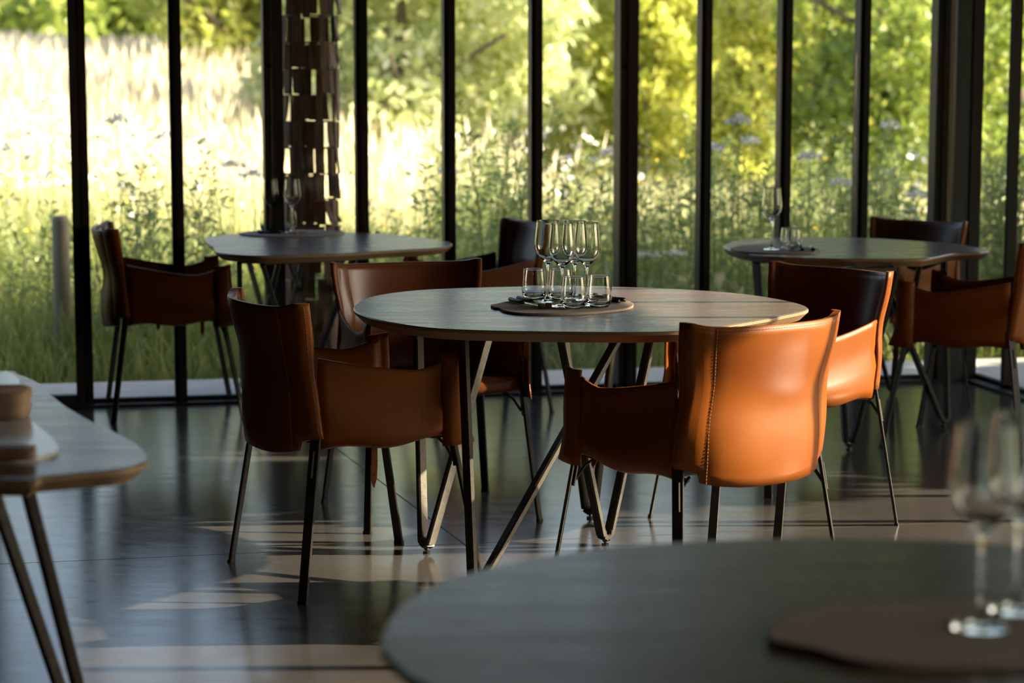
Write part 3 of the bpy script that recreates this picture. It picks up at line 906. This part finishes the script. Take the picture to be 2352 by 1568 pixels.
def make_chair():
    root = empty('dining_chair')
    bm, m = backrest_bm()
    o = bm_obj('backrest', bm, [M_LEATHER, M_LEDGE], root, smooth=True)
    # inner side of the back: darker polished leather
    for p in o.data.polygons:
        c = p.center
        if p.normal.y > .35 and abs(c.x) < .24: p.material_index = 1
    o.data.polygons.foreach_set('use_smooth', [abs(p.normal.z) < .8 for p in o.data.polygons])
    # arms
    for s in (-1, 1):
        bm = bmesh.new(); add_grid(bm, arm_sheet(s))
        a = bm_obj('armrest', bm, [M_LEATHER, M_LEDGE], root, smooth=True)
        md = a.modifiers.new('thick', 'SOLIDIFY'); md.thickness = .007; md.offset = 0; md.material_offset = 0
        # front flap: two leather layers sewn together, standing forward of the front upright
        bm = bmesh.new(); rows = []
        zf = arm_top(1.0)
        for v in np.linspace(0, 1, 12):
            z = zf + .003 + (.388 - zf - .003) * v
            fl = .034 * (max(0, v - .62) / .38) ** 1.6 + .006 * math.sin(math.pi * v)
            x0 = arm_x(1, 1) + .010 + .004 * math.sin(v * 3.1); y0 = arm_y(1) - .012
            rows.append([Vector((s * (x0 - .004), y0 - .024, z)), Vector((s * (x0 + .004), y0 + .004, z)), Vector((s * (x0 + .001), y0 + .026 + fl * .6, z + .003)), Vector((s * (x0 - .006), y0 + .040 + fl, z + .006))])
        add_grid(bm, rows)
        f = bm_obj('front_flap', bm, M_LEATHER, root, smooth=True)
        md = f.modifiers.new('thick', 'SOLIDIFY'); md.thickness = .006; md.offset = 0
        bm = bmesh.new()
        stitch(bm, [r[2] * .25 + r[3] * .75 + Vector((s * .0042, 0, 0)) for r in rows], Vector((s, 0, 0)))
        bm_obj('stitching', bm, M_THREAD, f)
    # seat sling
    bm = bmesh.new(); rows = []
    for t in np.linspace(0, 1, 12):
        y = -.21 + .39 * t
        rows.append([Vector((x, y, .452 - .018 * (1 - (x / .236) ** 2) * math.sin(math.pi * min(1, t + .08)))) for x in np.linspace(-.236, .236, 13)])
    for dy, dz in ((.006, -.008), (.008, -.022), (.004, -.036), (-.010, -.042), (-.05, -.042)):
        rows.append([Vector((x, .18 + dy, .452 + dz - .012 * (1 - (x / .236) ** 2))) for x in np.linspace(-.236, .236, 13)])
    add_grid(bm, rows)
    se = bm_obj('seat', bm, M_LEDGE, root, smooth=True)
    md = se.modifiers.new('thick', 'SOLIDIFY'); md.thickness = .005; md.offset = 0
    # stitching on the back, each seam its own thread
    def seam(pts, nn):
        bm = bmesh.new(); stitch(bm, pts, nn); bm_obj('stitching', bm, M_THREAD, root)
    for s in (-1, 1):
        seam([back_outer(s * .785, v) + Vector((0, -.0012, 0)) for v in np.linspace(.02, .985, 20)], Vector((0, -1, 0)))
        pts = []
        for v in np.linspace(.02, .98, 16):
            q = back_outer(s, v); z = q.z; ef = .55 + .45 * max(0, min(1, (z - .46) / .2)); pts.append(Vector((s * (wz(z) + .0105 + .004 * ef), yc(z) + .012 * ef, z)))
        seam(pts, Vector((s, 0, 0)))
        seam([back_inner(s * .96, v) + Vector((0, .004, 0)) for v in np.linspace(.02, .98, 16)], Vector((0, 1, 0)))
        seam([r[0] + Vector((s * .0046, 0, -.007)) for r in arm_sheet(s)], Vector((s, 0, 0)))
    seam([back_outer(u, .02) + Vector((0, -.0012, 0)) for u in np.linspace(-.98, .98, 24)], Vector((0, -1, 0)))
    seam([back_inner(u, .02) + Vector((0, .0014, 0)) for u in np.linspace(-.98, .98, 24)], Vector((0, 1, 0)))
    # legs
    for sx in (-1, 1):
        for sy in (-1, 1):
            bm = bmesh.new()
            foot = Vector((sx * .282, -.272 if sy < 0 else .258, .004)); top = Vector((sx * .234, -.208, .462)) if sy < 0 else Vector((sx * .247, .178, .455))
            wdr = Vector((1, -sx * sy, 0))
            add_bar(bm, foot, top, .027, .010, wdr, w1=.022 if sy > 0 else .030)
            add_bar(bm, foot - Vector((0, 0, .004)), foot + Vector((0, 0, .004)), .030, .014, wdr)
            # upright hidden in the leather
            up = Vector((sx * .228, -.262, .77)) if sy < 0 else Vector((sx * .2545, .180, .60))
            kn = Vector((sx * .218, -.232, .56)) if sy < 0 else top
            if sy < 0: add_bar(bm, top - Vector((0, 0, .02)), kn, .010, .008, (1, 0, 0))
            add_bar(bm, kn, up, .010, .008, (1, 0, 0))
            bm_obj('leg', bm, M_STEEL, root)
    bm = bmesh.new()
    for y in (-.205, .165):
        add_bar(bm, (-.235, y, .420), (.235, y, .420), .018, .010, (0, 0, 1))
    for x in (-.205, .205):
        add_bar(bm, (x, -.205, .416), (x, .165, .416), .014, .010, (0, 0, 1))
    for sx in (-1, 1):
        for sy in (-1, 1):
            oy = 0 if sy < 0 else -.036
            add_tube(bm, [(sx * .19, sy * .20 + oy, .405), (sx * .222, sy * .212 + oy, .385), (sx * .244, sy * .228 + oy, .345)], .0045, 6)
            add_bar(bm, (sx * .243, sy * .219 + oy, .40), (sx * .250, sy * .229 + oy, .33), .012, .006, (0, 1, 0))
    bm_obj('seat_frame', bm, M_STEEL, root)
    return root

def add_strap(root, x, y, L, s):
    bm = bmesh.new(); rows = []
    for t in np.linspace(0, 1, 9):
        w = .0085 if t < .93 else .0040
        rows.append([Vector((x + .004 * math.sin(t * 4), y - w, .415 - L * t)), Vector((x + .004 * math.sin(t * 4), y + w, .415 - L * t))])
    rows.append([Vector((x, y - .001, .415 - L - .008)), Vector((x, y + .001, .415 - L - .008))])
    add_grid(bm, rows)
    o = bm_obj('strap', bm, M_LEATHER, root)
    md = o.modifiers.new('thick', 'SOLIDIFY'); md.thickness = .003; md.offset = 0
    bm = bmesh.new()
    for k in range(5):
        if L < .05: break
        c = Vector((x + s * .0022, y, .40 - L * (.18 + .16 * k)))
        add_tube(bm, [c - Vector((s * .001, 0, 0)), c + Vector((s * .0012, 0, 0))], .002, 8)
    add_box(bm, (x, y + .006, .408), (.012, .03, .004))
    bm_obj('strap_hole', bm, M_BLACK, o)

chair0 = make_chair()
def chair_at(near, far, label, zt=.79, first=False, mid=None, ang=None):
    """near/far: world points of the two rear top corners (sitter's left corner, right corner)"""
    L, Rr = near, far
    c = (L + Rr) / 2; lat = (Rr - L); lat.z = 0; lat.normalize()       # local +x
    f = Vector((-lat.y, lat.x, 0))                                     # local +y
    rz = math.atan2(lat.y, lat.x) if ang is None else ang
    if ang is not None:
        lat = Vector((math.cos(ang), math.sin(ang), 0)); f = Vector((-lat.y, lat.x, 0))
    o = chair0 if first else copy_tree(chair0)
    org = c + f * .245; o.location = (org.x, org.y, 0); o.rotation_euler = (0, 0, rz)
    tag(o, label, 'chair', 'leather dining chairs')
    return o
G = .79
CH = {}
CH['A'] = chair_at(at(253, 512, G), at(266, 530, G), 'leather armchair at far left, facing the far left table')
CH['B'] = chair_at(at(543, 664, G), at(708, 705, G), 'dark backed leather armchair at the left of the central table, long strap hanging below')
CH['C'] = chair_at(at(1090, 598, G), at(775, 607, G), 'leather armchair behind the central table on its left, facing the camera')
CH['D'] = chair_at(at(1256, 520, G), at(1150, 502, G), 'leather armchair right of the far left table, directly behind the wine glass group')
CH['E'] = chair_at(at(1567, 747, G), at(1919, 717, G), 'sunlit orange leather armchair nearest the camera, its back turned to the viewer', first=True)
CH['F'] = chair_at(at(2035, 628, G), at(1780, 605, G), 'leather armchair at the right of the central table with one arm in bright sun')
CH['G'] = chair_at(at(2240, 514, G), at(1982, 499, G), 'leather armchair behind the right table, in front of the corner column')
hp = Vector((1.78, 7.93, 0))
CH['H'] = CH['E']
h = copy_tree(chair0); CH['H'] = h
f = Vector((-.90, .43, 0)).normalized()
h.location = (1.765, 7.93, 0); h.rotation_euler = (0, 0, math.atan2(-f.x, f.y))
tag(h, 'leather armchair cut by the right edge of the picture, facing the right table', 'chair', 'leather dining chairs')
add_strap(CH['B'], .215, -.035, .125, 1)
add_strap(CH['A'], .215, -.08, .035, 1)
add_strap(CH['A'], .215, .10, .060, 1)
add_strap(CH['E'], -.215, .15, .03, -1)
add_strap(CH['F'], -.215, .05, .02, -1)
add_strap(CH['G'], .12, -.19, .09, 1)

# ------------------------------------------------------------------ tables
ZTAB = .74
def top_mesh(name, outline, z, parent, thick=.030, chamfer=.022):
    """tabletop with a bevelled plywood underside"""
    pts = catmull([Vector((p.x, p.y, 0)) for p in outline], 8)
    n = len(pts)
    cen = sum(pts, Vector()) / n
    def inset(d):
        out = []
        for i in range(n):
            t = (pts[(i+1) % n] - pts[i-1]).normalized(); nn = Vector((-t.y, t.x, 0))
            if nn.dot(cen - pts[i]) < 0: nn = -nn
            out.append(pts[i] + nn * d)
        return out
    bm = bmesh.new()
    rings = [(inset(.003), z), (pts, z - .003), (pts, z - .009), (inset(chamfer), z - thick)]
    VR = [[bm.verts.new((p.x, p.y, zz)) for p in ring] for ring, zz in rings]
    for ri, (a, b) in enumerate(zip(VR[:-1], VR[1:])):
        for k in range(n):
            f = bm.faces.new((a[k], a[(k+1) % n], b[(k+1) % n], b[k])); f.material_index = 0 if ri == 0 else 1
    f1 = bm.faces.new(VR[0]); f1.material_index = 0
    f2 = bm.faces.new(VR[-1][::-1]); f2.material_index = 1
    bmesh.ops.triangulate(bm, faces=[f1, f2])
    return bm_obj(name, bm, [M_TABLE, M_PLY], parent)

def v_leg(root, foot, t1, t2, w=.034, t=.019, adj=True):
    """two flat bars bent into a V standing on a levelling foot"""
    bm = bmesh.new()
    foot = Vector(foot); t1 = Vector(t1); t2 = Vector(t2)
    base = foot + Vector((0, 0, .035))
    wdir = (t1 - base).cross(t2 - base).normalized()
    d = (t2 - t1); d.z = 0; d.normalize()
    r = .016
    add_bar(bm, base - d * r, t1, w, t, wdir); add_bar(bm, base + d * r, t2, w, t, wdir)
    a = [base - d * r + Vector((0, 0, .012)), base - d * r * .9 + Vector((0, 0, -.004)), base + Vector((0, 0, -.012)), base + d * r * .9 + Vector((0, 0, -.004)), base + d * r + Vector((0, 0, .012))]
    for p, q in zip(a[:-1], a[1:]): add_bar(bm, p, q, w, t, wdir)
    o = bm_obj('leg', bm, M_LEG, root)
    if adj:
        b2 = bmesh.new(); add_tube(b2, [foot + Vector((0, 0, .006)), foot + Vector((0, 0, .03))], .004, 8); add_tube(b2, [foot, foot + Vector((0, 0, .006))], .011, 12)
        add_tube(b2, [foot + Vector((0, 0, .012)), foot + Vector((0, 0, .018))], .009, 6)
        bm_obj('levelling_foot', b2, M_STEEL, o)
    return o

def make_table(label, outline, legs, braces=()):
    c = sum(outline, Vector()) / len(outline)
    root = empty('dining_table', (c.x, c.y, 0))
    inv = Vector((c.x, c.y, 0))
    top_mesh('tabletop', [p - inv for p in outline], ZTAB, root)
    for L in legs:
        v_leg(root, *[Vector(q) - inv for q in L], w=.022 if 'cut by' in label else .034)
    bm = bmesh.new()
    tops = [Vector(q) - inv for L in legs for q in L[1:]]
    for a, b in zip(tops, tops[1:] + tops[:1]):
        add_bar(bm, a + Vector((0, 0, -.0)), b + Vector((0, 0, -.0)), .022, .006, (0, 0, 1))
    bm_obj('under_frame', bm, M_STEEL, root)
    tag(root, label, 'table', 'wavy edged dining tables')
    return root
ZL = ZTAB - .034
center_out = [at(x, y, ZTAB) for x, y in ((812, 706), (850, 682), (950, 667), (1100, 660), (1300, 657), (1500, 661), (1680, 672), (1800, 689), (1857, 708), (1800, 724), (1706, 741), (1620, 755), (1500, 762), (1250, 761), (1025, 755), (910, 742), (838, 725))]
P1, P2, P3, P4 = at(980, 1270), at(1097, 1364), at(1390, 1252), at(1355, 1190)
def topat(px, s):
    """point at leg-top height on the column of pixels px, at scale s (pixels per metre)"""
    Y = FPX / s
    return Vector(((px - 1176) / FPX * Y, Y, ZL))
T_CENTER = make_table('large central table with a group of wine glasses on it', center_out, [
    (P1, topat(958, 762), topat(1135, 790)),
    (P2, topat(1062, 850), topat(1450, 800)),
    (P3, topat(1281, 805), topat(1512, 770)),
    (P4, topat(1285, 735), topat(1420, 745))])
left_out = [at(x, y, ZTAB) for x, y in ((469, 548), (476, 558), (490, 567), (496, 577), (536, 584), (613, 587), (766, 583), (894, 575), (1000, 569), (1038, 561), (1021, 553), (945, 542), (843, 535), (715, 532), (562, 536), (490, 542))]
T_LEFT = make_table('far left table, in front of the strip covered column', left_out, [
    (at(565, 900), topat(548, 600), topat(640, 600)),
    (at(742, 800) , topat(655, 560), topat(790, 560)),
    (at(640, 830), topat(560, 545), topat(700, 545)),
    (at(700, 905), topat(600, 605), topat(810, 590))])
right_out = [at(x, y, ZTAB) for x, y in ((1662, 563), (1708, 550), (1817, 546), (1980, 546), (2088, 552), (2196, 560), (2268, 573), (2255, 579), (2191, 582), (2148, 590), (2107, 594), (1960, 594), (1900, 593), (1793, 590), (1729, 584), (1678, 574))]
T_RIGHT = make_table('table at the right by the corner column, with a single wine glass', right_out, [
    (at(1950, 1032), topat(1925, 640), topat(2062, 635)),
    (at(2167, 978), topat(2010, 585), topat(2170, 576)),
    (at(1760, 880), topat(1738, 600), topat(1800, 570)),
    (at(2050, 905), topat(1960, 565), topat(2120, 565))])
front_out = [at(x, y, ZTAB) for x, y in ((875, 1469), (914, 1394), (1010, 1338), (1137, 1299), (1300, 1268), (1500, 1248), (1700, 1238), (1880, 1235), (2100, 1239), (2352, 1254), (2650, 1290))] + [Vector((1.02, 2.35, 0)), Vector((1.0, 1.98, 0)), Vector((.78, 1.66, 0)), Vector((.45, 1.60, 0)), Vector((.18, 1.76, 0)), Vector((.0, 1.97, 0)), at(965, 1568, ZTAB), at(888, 1508, ZTAB)]
for p in front_out: p.z = 0
T_FRONT = make_table('blurred dark table in the bottom right foreground', front_out, [
    (Vector((.25, 2.45, 0)), Vector((.15, 2.35, ZL)), Vector((.45, 2.5, ZL))),
    (Vector((.35, 1.95, 0)), Vector((.2, 2.1, ZL)), Vector((.5, 1.9, ZL))),
    (Vector((.75, 2.35, 0)), Vector((.6, 2.45, ZL)), Vector((.85, 2.2, ZL)))])
lf = [(0, 850), (41, 858), (82, 874), (107, 894), (143, 925), (179, 948), (230, 976), (281, 999), (319, 1022), (341, 1047), (330, 1062), (281, 1076), (204, 1084), (102, 1093), (0, 1102)]
leftfront_out = [at(x, y, ZTAB) for x, y in lf] + [Vector((-1.3, 3.3, 0)), Vector((-1.65, 3.55, 0)), Vector((-1.85, 3.95, 0)), Vector((-1.75, 4.35, 0)), Vector((-1.45, 4.55, 0))]
T_LF = make_table('blurred table cut by the left edge, with brown cloth on it', leftfront_out, [
    (Vector((-.725, 3.6, 0)), Vector((-.805, 3.37, ZL)), Vector((-.905, 3.50, ZL))),
    (Vector((-1.35, 4.2, 0)), Vector((-1.15, 4.1, ZL)), Vector((-1.5, 4.2, ZL))),
    (Vector((-1.6, 3.7, 0)), Vector((-1.4, 3.6, ZL)), Vector((-1.6, 4.0, ZL)))])

# ------------------------------------------------------------------ on the tables
def placemat(label, outline, z=ZTAB, mat=M_CORK):
    pts = catmull([Vector((p.x, p.y, 0)) for p in outline], 6)
    c = sum(pts, Vector()) / len(pts); n = len(pts)
    bm = bmesh.new()
    R_ = [(0.994, z + .007), (1, z + .006), (1, z + .0005)]
    VR = [[bm.verts.new(((p.x - c.x) * k, (p.y - c.y) * k, zz - z)) for p in pts] for k, zz in R_]
    for a, b in zip(VR[:-1], VR[1:]):
        for k in range(n): bm.faces.new((a[k], a[(k+1) % n], b[(k+1) % n], b[k]))
    f1 = bm.faces.new(VR[0]); f2 = bm.faces.new(VR[-1][::-1]); bmesh.ops.triangulate(bm, faces=[f1, f2])
    o = bm_obj('placemat', bm, mat); o.location = (c.x, c.y, z)
    tag(o, label, 'placemat'); return o
ZM = ZTAB + .007
placemat('brown felt placemat under the glass group on the central table', [at(x, y, ZM) for x, y in ((1127, 700), (1140, 697), (1171, 691), (1253, 684), (1355, 682), (1432, 688), (1455, 698), (1432, 708), (1355, 716), (1278, 719), (1200, 718), (1160, 713), (1146, 706), (1136, 705))])
placemat('brown placemat with two glasses on the far left table', [at(x, y, ZM) for x, y in ((552, 534), (590, 530), (680, 528), (760, 529), (790, 533), (770, 538), (690, 541), (600, 541), (560, 538))])
placemat('thin brown placemat with one wine glass on the right table', [at(x, y, ZM) for x, y in ((1678, 572), (1700, 564), (1760, 560), (1830, 563), (1882, 573), (1872, 577), (1868, 580), (1800, 580), (1720, 578))], mat=M_CORK)
placemat('brown placemat on the blurred foreground table', [at(x, y, ZM) for x, y in ((1760, 1460), (1800, 1415), (1900, 1388), (2080, 1378), (2300, 1382), (2520, 1400), (2640, 1440), (2560, 1500), (2350, 1520), (2100, 1522), (1960, 1512), (1880, 1490), (1820, 1478))])

def wine_profile():
    o = [(0, 0), (.034, 0), (.0345, .0012), (.030, .0030), (.015, .0050), (.006, .0085), (.0036, .016), (.0031, .040), (.0031, .085), (.0038, .102), (.0065, .110), (.0150, .1175), (.0270, .1300), (.0350, .1440), (.0378, .1560), (.0374, .1680), (.0352, .1900), (.0330, .2120), (.0320, .2240), (.0316, .2290), (.03155, .2298), (.0313, .23025)]
    i = [(.0309, .23025), (.03065, .2298), (.0306, .2290), (.0310, .2240), (.0320, .2120), (.0342, .1900), (.0364, .1680), (.0368, .1560), (.0340, .1445), (.0262, .1315), (.0140, .1200), (.0050, .1160), (0, .1155)]
    return o + i
def tumbler_profile():
    o = [(0, 0), (.022, 0), (.027, .0022), (.0325, .010), (.0358, .024), (.0362, .038), (.0348, .060), (.0325, .080), (.0318, .0870), (.0316, .0896), (.0313, .0902)]
    i = [(.0307, .0902), (.0304, .0896), (.0306, .0870), (.0313, .080), (.0336, .060), (.0349, .038), (.0345, .026), (.0300, .014), (.020, .0095), (0, .0085)]
    return o + i
bm = bmesh.new(); add_lathe(bm, wine_profile(), 56); WG = bm_obj('wine_glass', bm, M_GLASS, smooth=True, recalc=False)
bm = bmesh.new(); add_lathe(bm, tumbler_profile(), 56); TG = bm_obj('tumbler', bm, M_GLASS, smooth=True, recalc=False)
firsts = {'w': True, 't': True}
def glass(kind, p, label, group, s=1.0):
    src = WG if kind == 'w' else TG
    if firsts[kind]: o = src; firsts[kind] = False
    else: o = src.copy(); COL.objects.link(o)
    o.location = (p.x, p.y, ZM + .0005); o.scale = (s, s, s); o.rotation_euler = (0, 0, random.uniform(0, 6))
    tag(o, label, 'glass', group); return o
GW = 'wine glasses on the central placemat'; GT = 'tumblers on the central placemat'
for px, py, lab in ((1258, 693, 'leftmost wine glass of the central group'), (1291, 704, 'frontmost wine glass of the central group'), (1320, 695, 'rearmost wine glass of the central group, seen behind the others'), (1348, 701, 'rightmost wine glass of the central group')):
    glass('w', at(px, py, ZM), lab, GW, 1.02)
for px, py, lab in ((1227, 688, 'leftmost tumbler of the central group'), (1288, 689, 'tumbler at the back of the central group, behind the wine glass stems'), (1318, 709, 'frontmost tumbler of the central group'), (1376, 706, 'rightmost tumbler of the central group')):
    glass('t', at(px, py, ZM), lab, GT)
GL = 'glasses on the far left table'
glass('w', at(622, 533, ZM), 'left wine glass of the two on the far left table', GL, 1.0)
glass('w', at(672, 534.5, ZM), 'right wine glass of the two on the far left table', GL, 1.0)
glass('t', at(615, 529.8, ZM), 'left tumbler of the two on the far left table', GL, .95)
glass('t', at(664, 531.3, ZM), 'right tumbler of the two on the far left table', GL, .95)
glass('w', at(1772, 573, ZM), 'single wine glass standing on the right table', 'glasses on the right table', 1.03)
glass('t', at(1812, 572, ZM), 'left tumbler beside the single wine glass', 'glasses on the right table', .92)
glass('t', at(1822, 576, ZM), 'right tumbler beside the single wine glass, nearer the knives', 'glasses on the right table', .92)
glass('w', at(2252, 1440, ZM), 'left blurred wine glass on the foreground table', 'blurred wine glasses in the foreground', 1.0)
glass('w', at(2335, 1400, ZM), 'right blurred wine glass on the foreground table', 'blurred wine glasses in the foreground', 1.0)

def make_knife():
    root = empty('knife')
    bm = bmesh.new(); rows = []
    for t, w, h_ in ((0, .006, .004), (.004, .0085, .0062), (.05, .0075, .0055), (.09, .0085, .006), (.102, .007, .005)):
        rows.append([Vector((t, w * math.cos(a), h_ + h_ * math.sin(a))) for a in np.linspace(0, 2 * math.pi, 13)[:-1]])
    V = add_grid(bm, rows, closed=True); bm.faces.new(V[0]); bm.faces.new(V[-1][::-1])
    bm_obj('handle', bm, M_BLACK, root, smooth=True)
    bm = bmesh.new()
    a = [(.100, -.006), (.100, .006), (.17, .0075), (.205, .004), (.218, -.004), (.19, -.0065)]
    lo = [bm.verts.new((x, y, .0045)) for x, y in a]; hi = [bm.verts.new((x, y, .0062)) for x, y in a]
    for i in range(6): bm.faces.new((lo[i], lo[(i+1) % 6], hi[(i+1) % 6], hi[i]))
    bm.faces.new(lo[::-1]); bm.faces.new(hi)
    bm_obj('blade', bm, M_BLADE, root)
    return root
K0 = make_knife(); kf = [True]
def knife(p, q, label, group):
    o = K0 if kf[0] else copy_tree(K0); kf[0] = False
    d = q - p
    o.location = (p.x, p.y, ZM + .001); o.rotation_euler = (0, 0, math.atan2(d.y, d.x)); tag(o, label, 'knife', group)
KG = 'knives on the central placemat'
knife(at(1172, 692, ZM), at(1232, 707, ZM), 'black handled knife left of the glasses, nearer the camera', KG)
knife(at(1190, 689, ZM), at(1250, 702, ZM), 'black handled knife left of the glasses, the rear one of the pair', KG)
knife(at(1434, 694, ZM), at(1366, 684, ZM), 'black handled knife right of the glasses, nearer the placemat edge', KG)
knife(at(1422, 697, ZM), at(1340, 688, ZM), 'black handled knife right of the glasses, nearer the camera', KG)
knife(at(594, 537, ZM), at(640, 537.5, ZM), 'black handled knife lying on the far left placemat, front one', 'knives on the far left placemat')
knife(at(590, 534.5, ZM), at(640, 535, ZM), 'black handled knife lying on the far left placemat, rear one', 'knives on the far left placemat')
knife(at(1843, 577, ZM), at(1836, 567, ZM), 'left black handled knife on the right table, handle end to the viewer', 'knives on the right placemat')
knife(at(1868, 577, ZM), at(1860, 567, ZM), 'right black handled knife on the right table, handle end to the viewer', 'knives on the right placemat')
bm = bmesh.new(); add_lathe(bm, [(0, 0), (.0075, .0005), (.0098, .004), (.0100, .009), (.0085, .0125), (0, .0135)], 24)
KR = bm_obj('knife_rest', bm, M_WALNUT, smooth=True)
for i, (x, y, lab) in enumerate(((1243, 707, 'round wooden knife rest in front of the glasses, left of the pair'), (1260, 706, 'round wooden knife rest in front of the glasses, right of the pair'), (1337, 686, 'round wooden knife rest behind the tumblers, left of the pair'), (1366, 684, 'round wooden knife rest behind the tumblers, right of the pair'), (680, 538, 'small brown knife rest on the far left placemat'))):
    o = KR if i == 0 else KR.copy()
    if i: COL.objects.link(o)
    p = at(x, y, ZM); o.location = (p.x, p.y, ZM + .0003); tag(o, lab, 'knife rest', 'round wooden knife rests')

# left foreground table: tray with sky reflection in its colour, brown folded cloths
pts = [at(x, y, ZTAB + .01) for x, y in ((-60, 872), (10, 850), (38, 862), (46, 880), (42, 905), (75, 962), (110, 992), (135, 1024), (118, 1036), (70, 1046), (0, 1052), (-120, 1052), (-160, 940))]
pm = placemat('rounded tray coloured with a pale sky reflection on the table at the left edge', pts, mat=M_SKY_SHEEN); pm.name = 'serving_tray'; pm['category'] = 'tray'
def cloth(px, py, w, d, hgt, rz, label, mat=M_TOWEL):
    p = at(px, py, ZM); root = bmesh.new()
    nx, ny = 16, 12; rows = []
    for k, (zz, ins) in enumerate(((0, .004), (hgt * .3, 0), (hgt * .45, .005), (hgt * .55, 0), (hgt * .9, .001), (hgt, .008))):
        row = []
        for i in range(32):
            a = 2 * math.pi * i / 32; c, s = math.cos(a), math.sin(a)
            x = math.copysign(abs(c) ** .35, c) * (w / 2 - ins); y = math.copysign(abs(s) ** .35, s) * (d / 2 - ins)
            row.append(Vector((x, y, zz + .003 * math.sin(x * 60 + k) * (k > 2))))
        rows.append(row)
    V = add_grid(root, rows, closed=True); root.faces.new(V[-1]); root.faces.new(V[0][::-1])
    o = bm_obj('folded_cloth', root, mat, smooth=True); o.location = (p.x, p.y, ZM + .0005); o.rotation_euler = (0, 0, rz)
    tag(o, label, 'cloth'); return o
cloth(-24, 955, .15, .13, .048, .1, 'brown folded cloth on the tray at the left edge')
cloth(-30, 1056, .16, .055, .018, .18, 'dark brown folded cloth at the near rim of the tray', M_MATLEATHER)
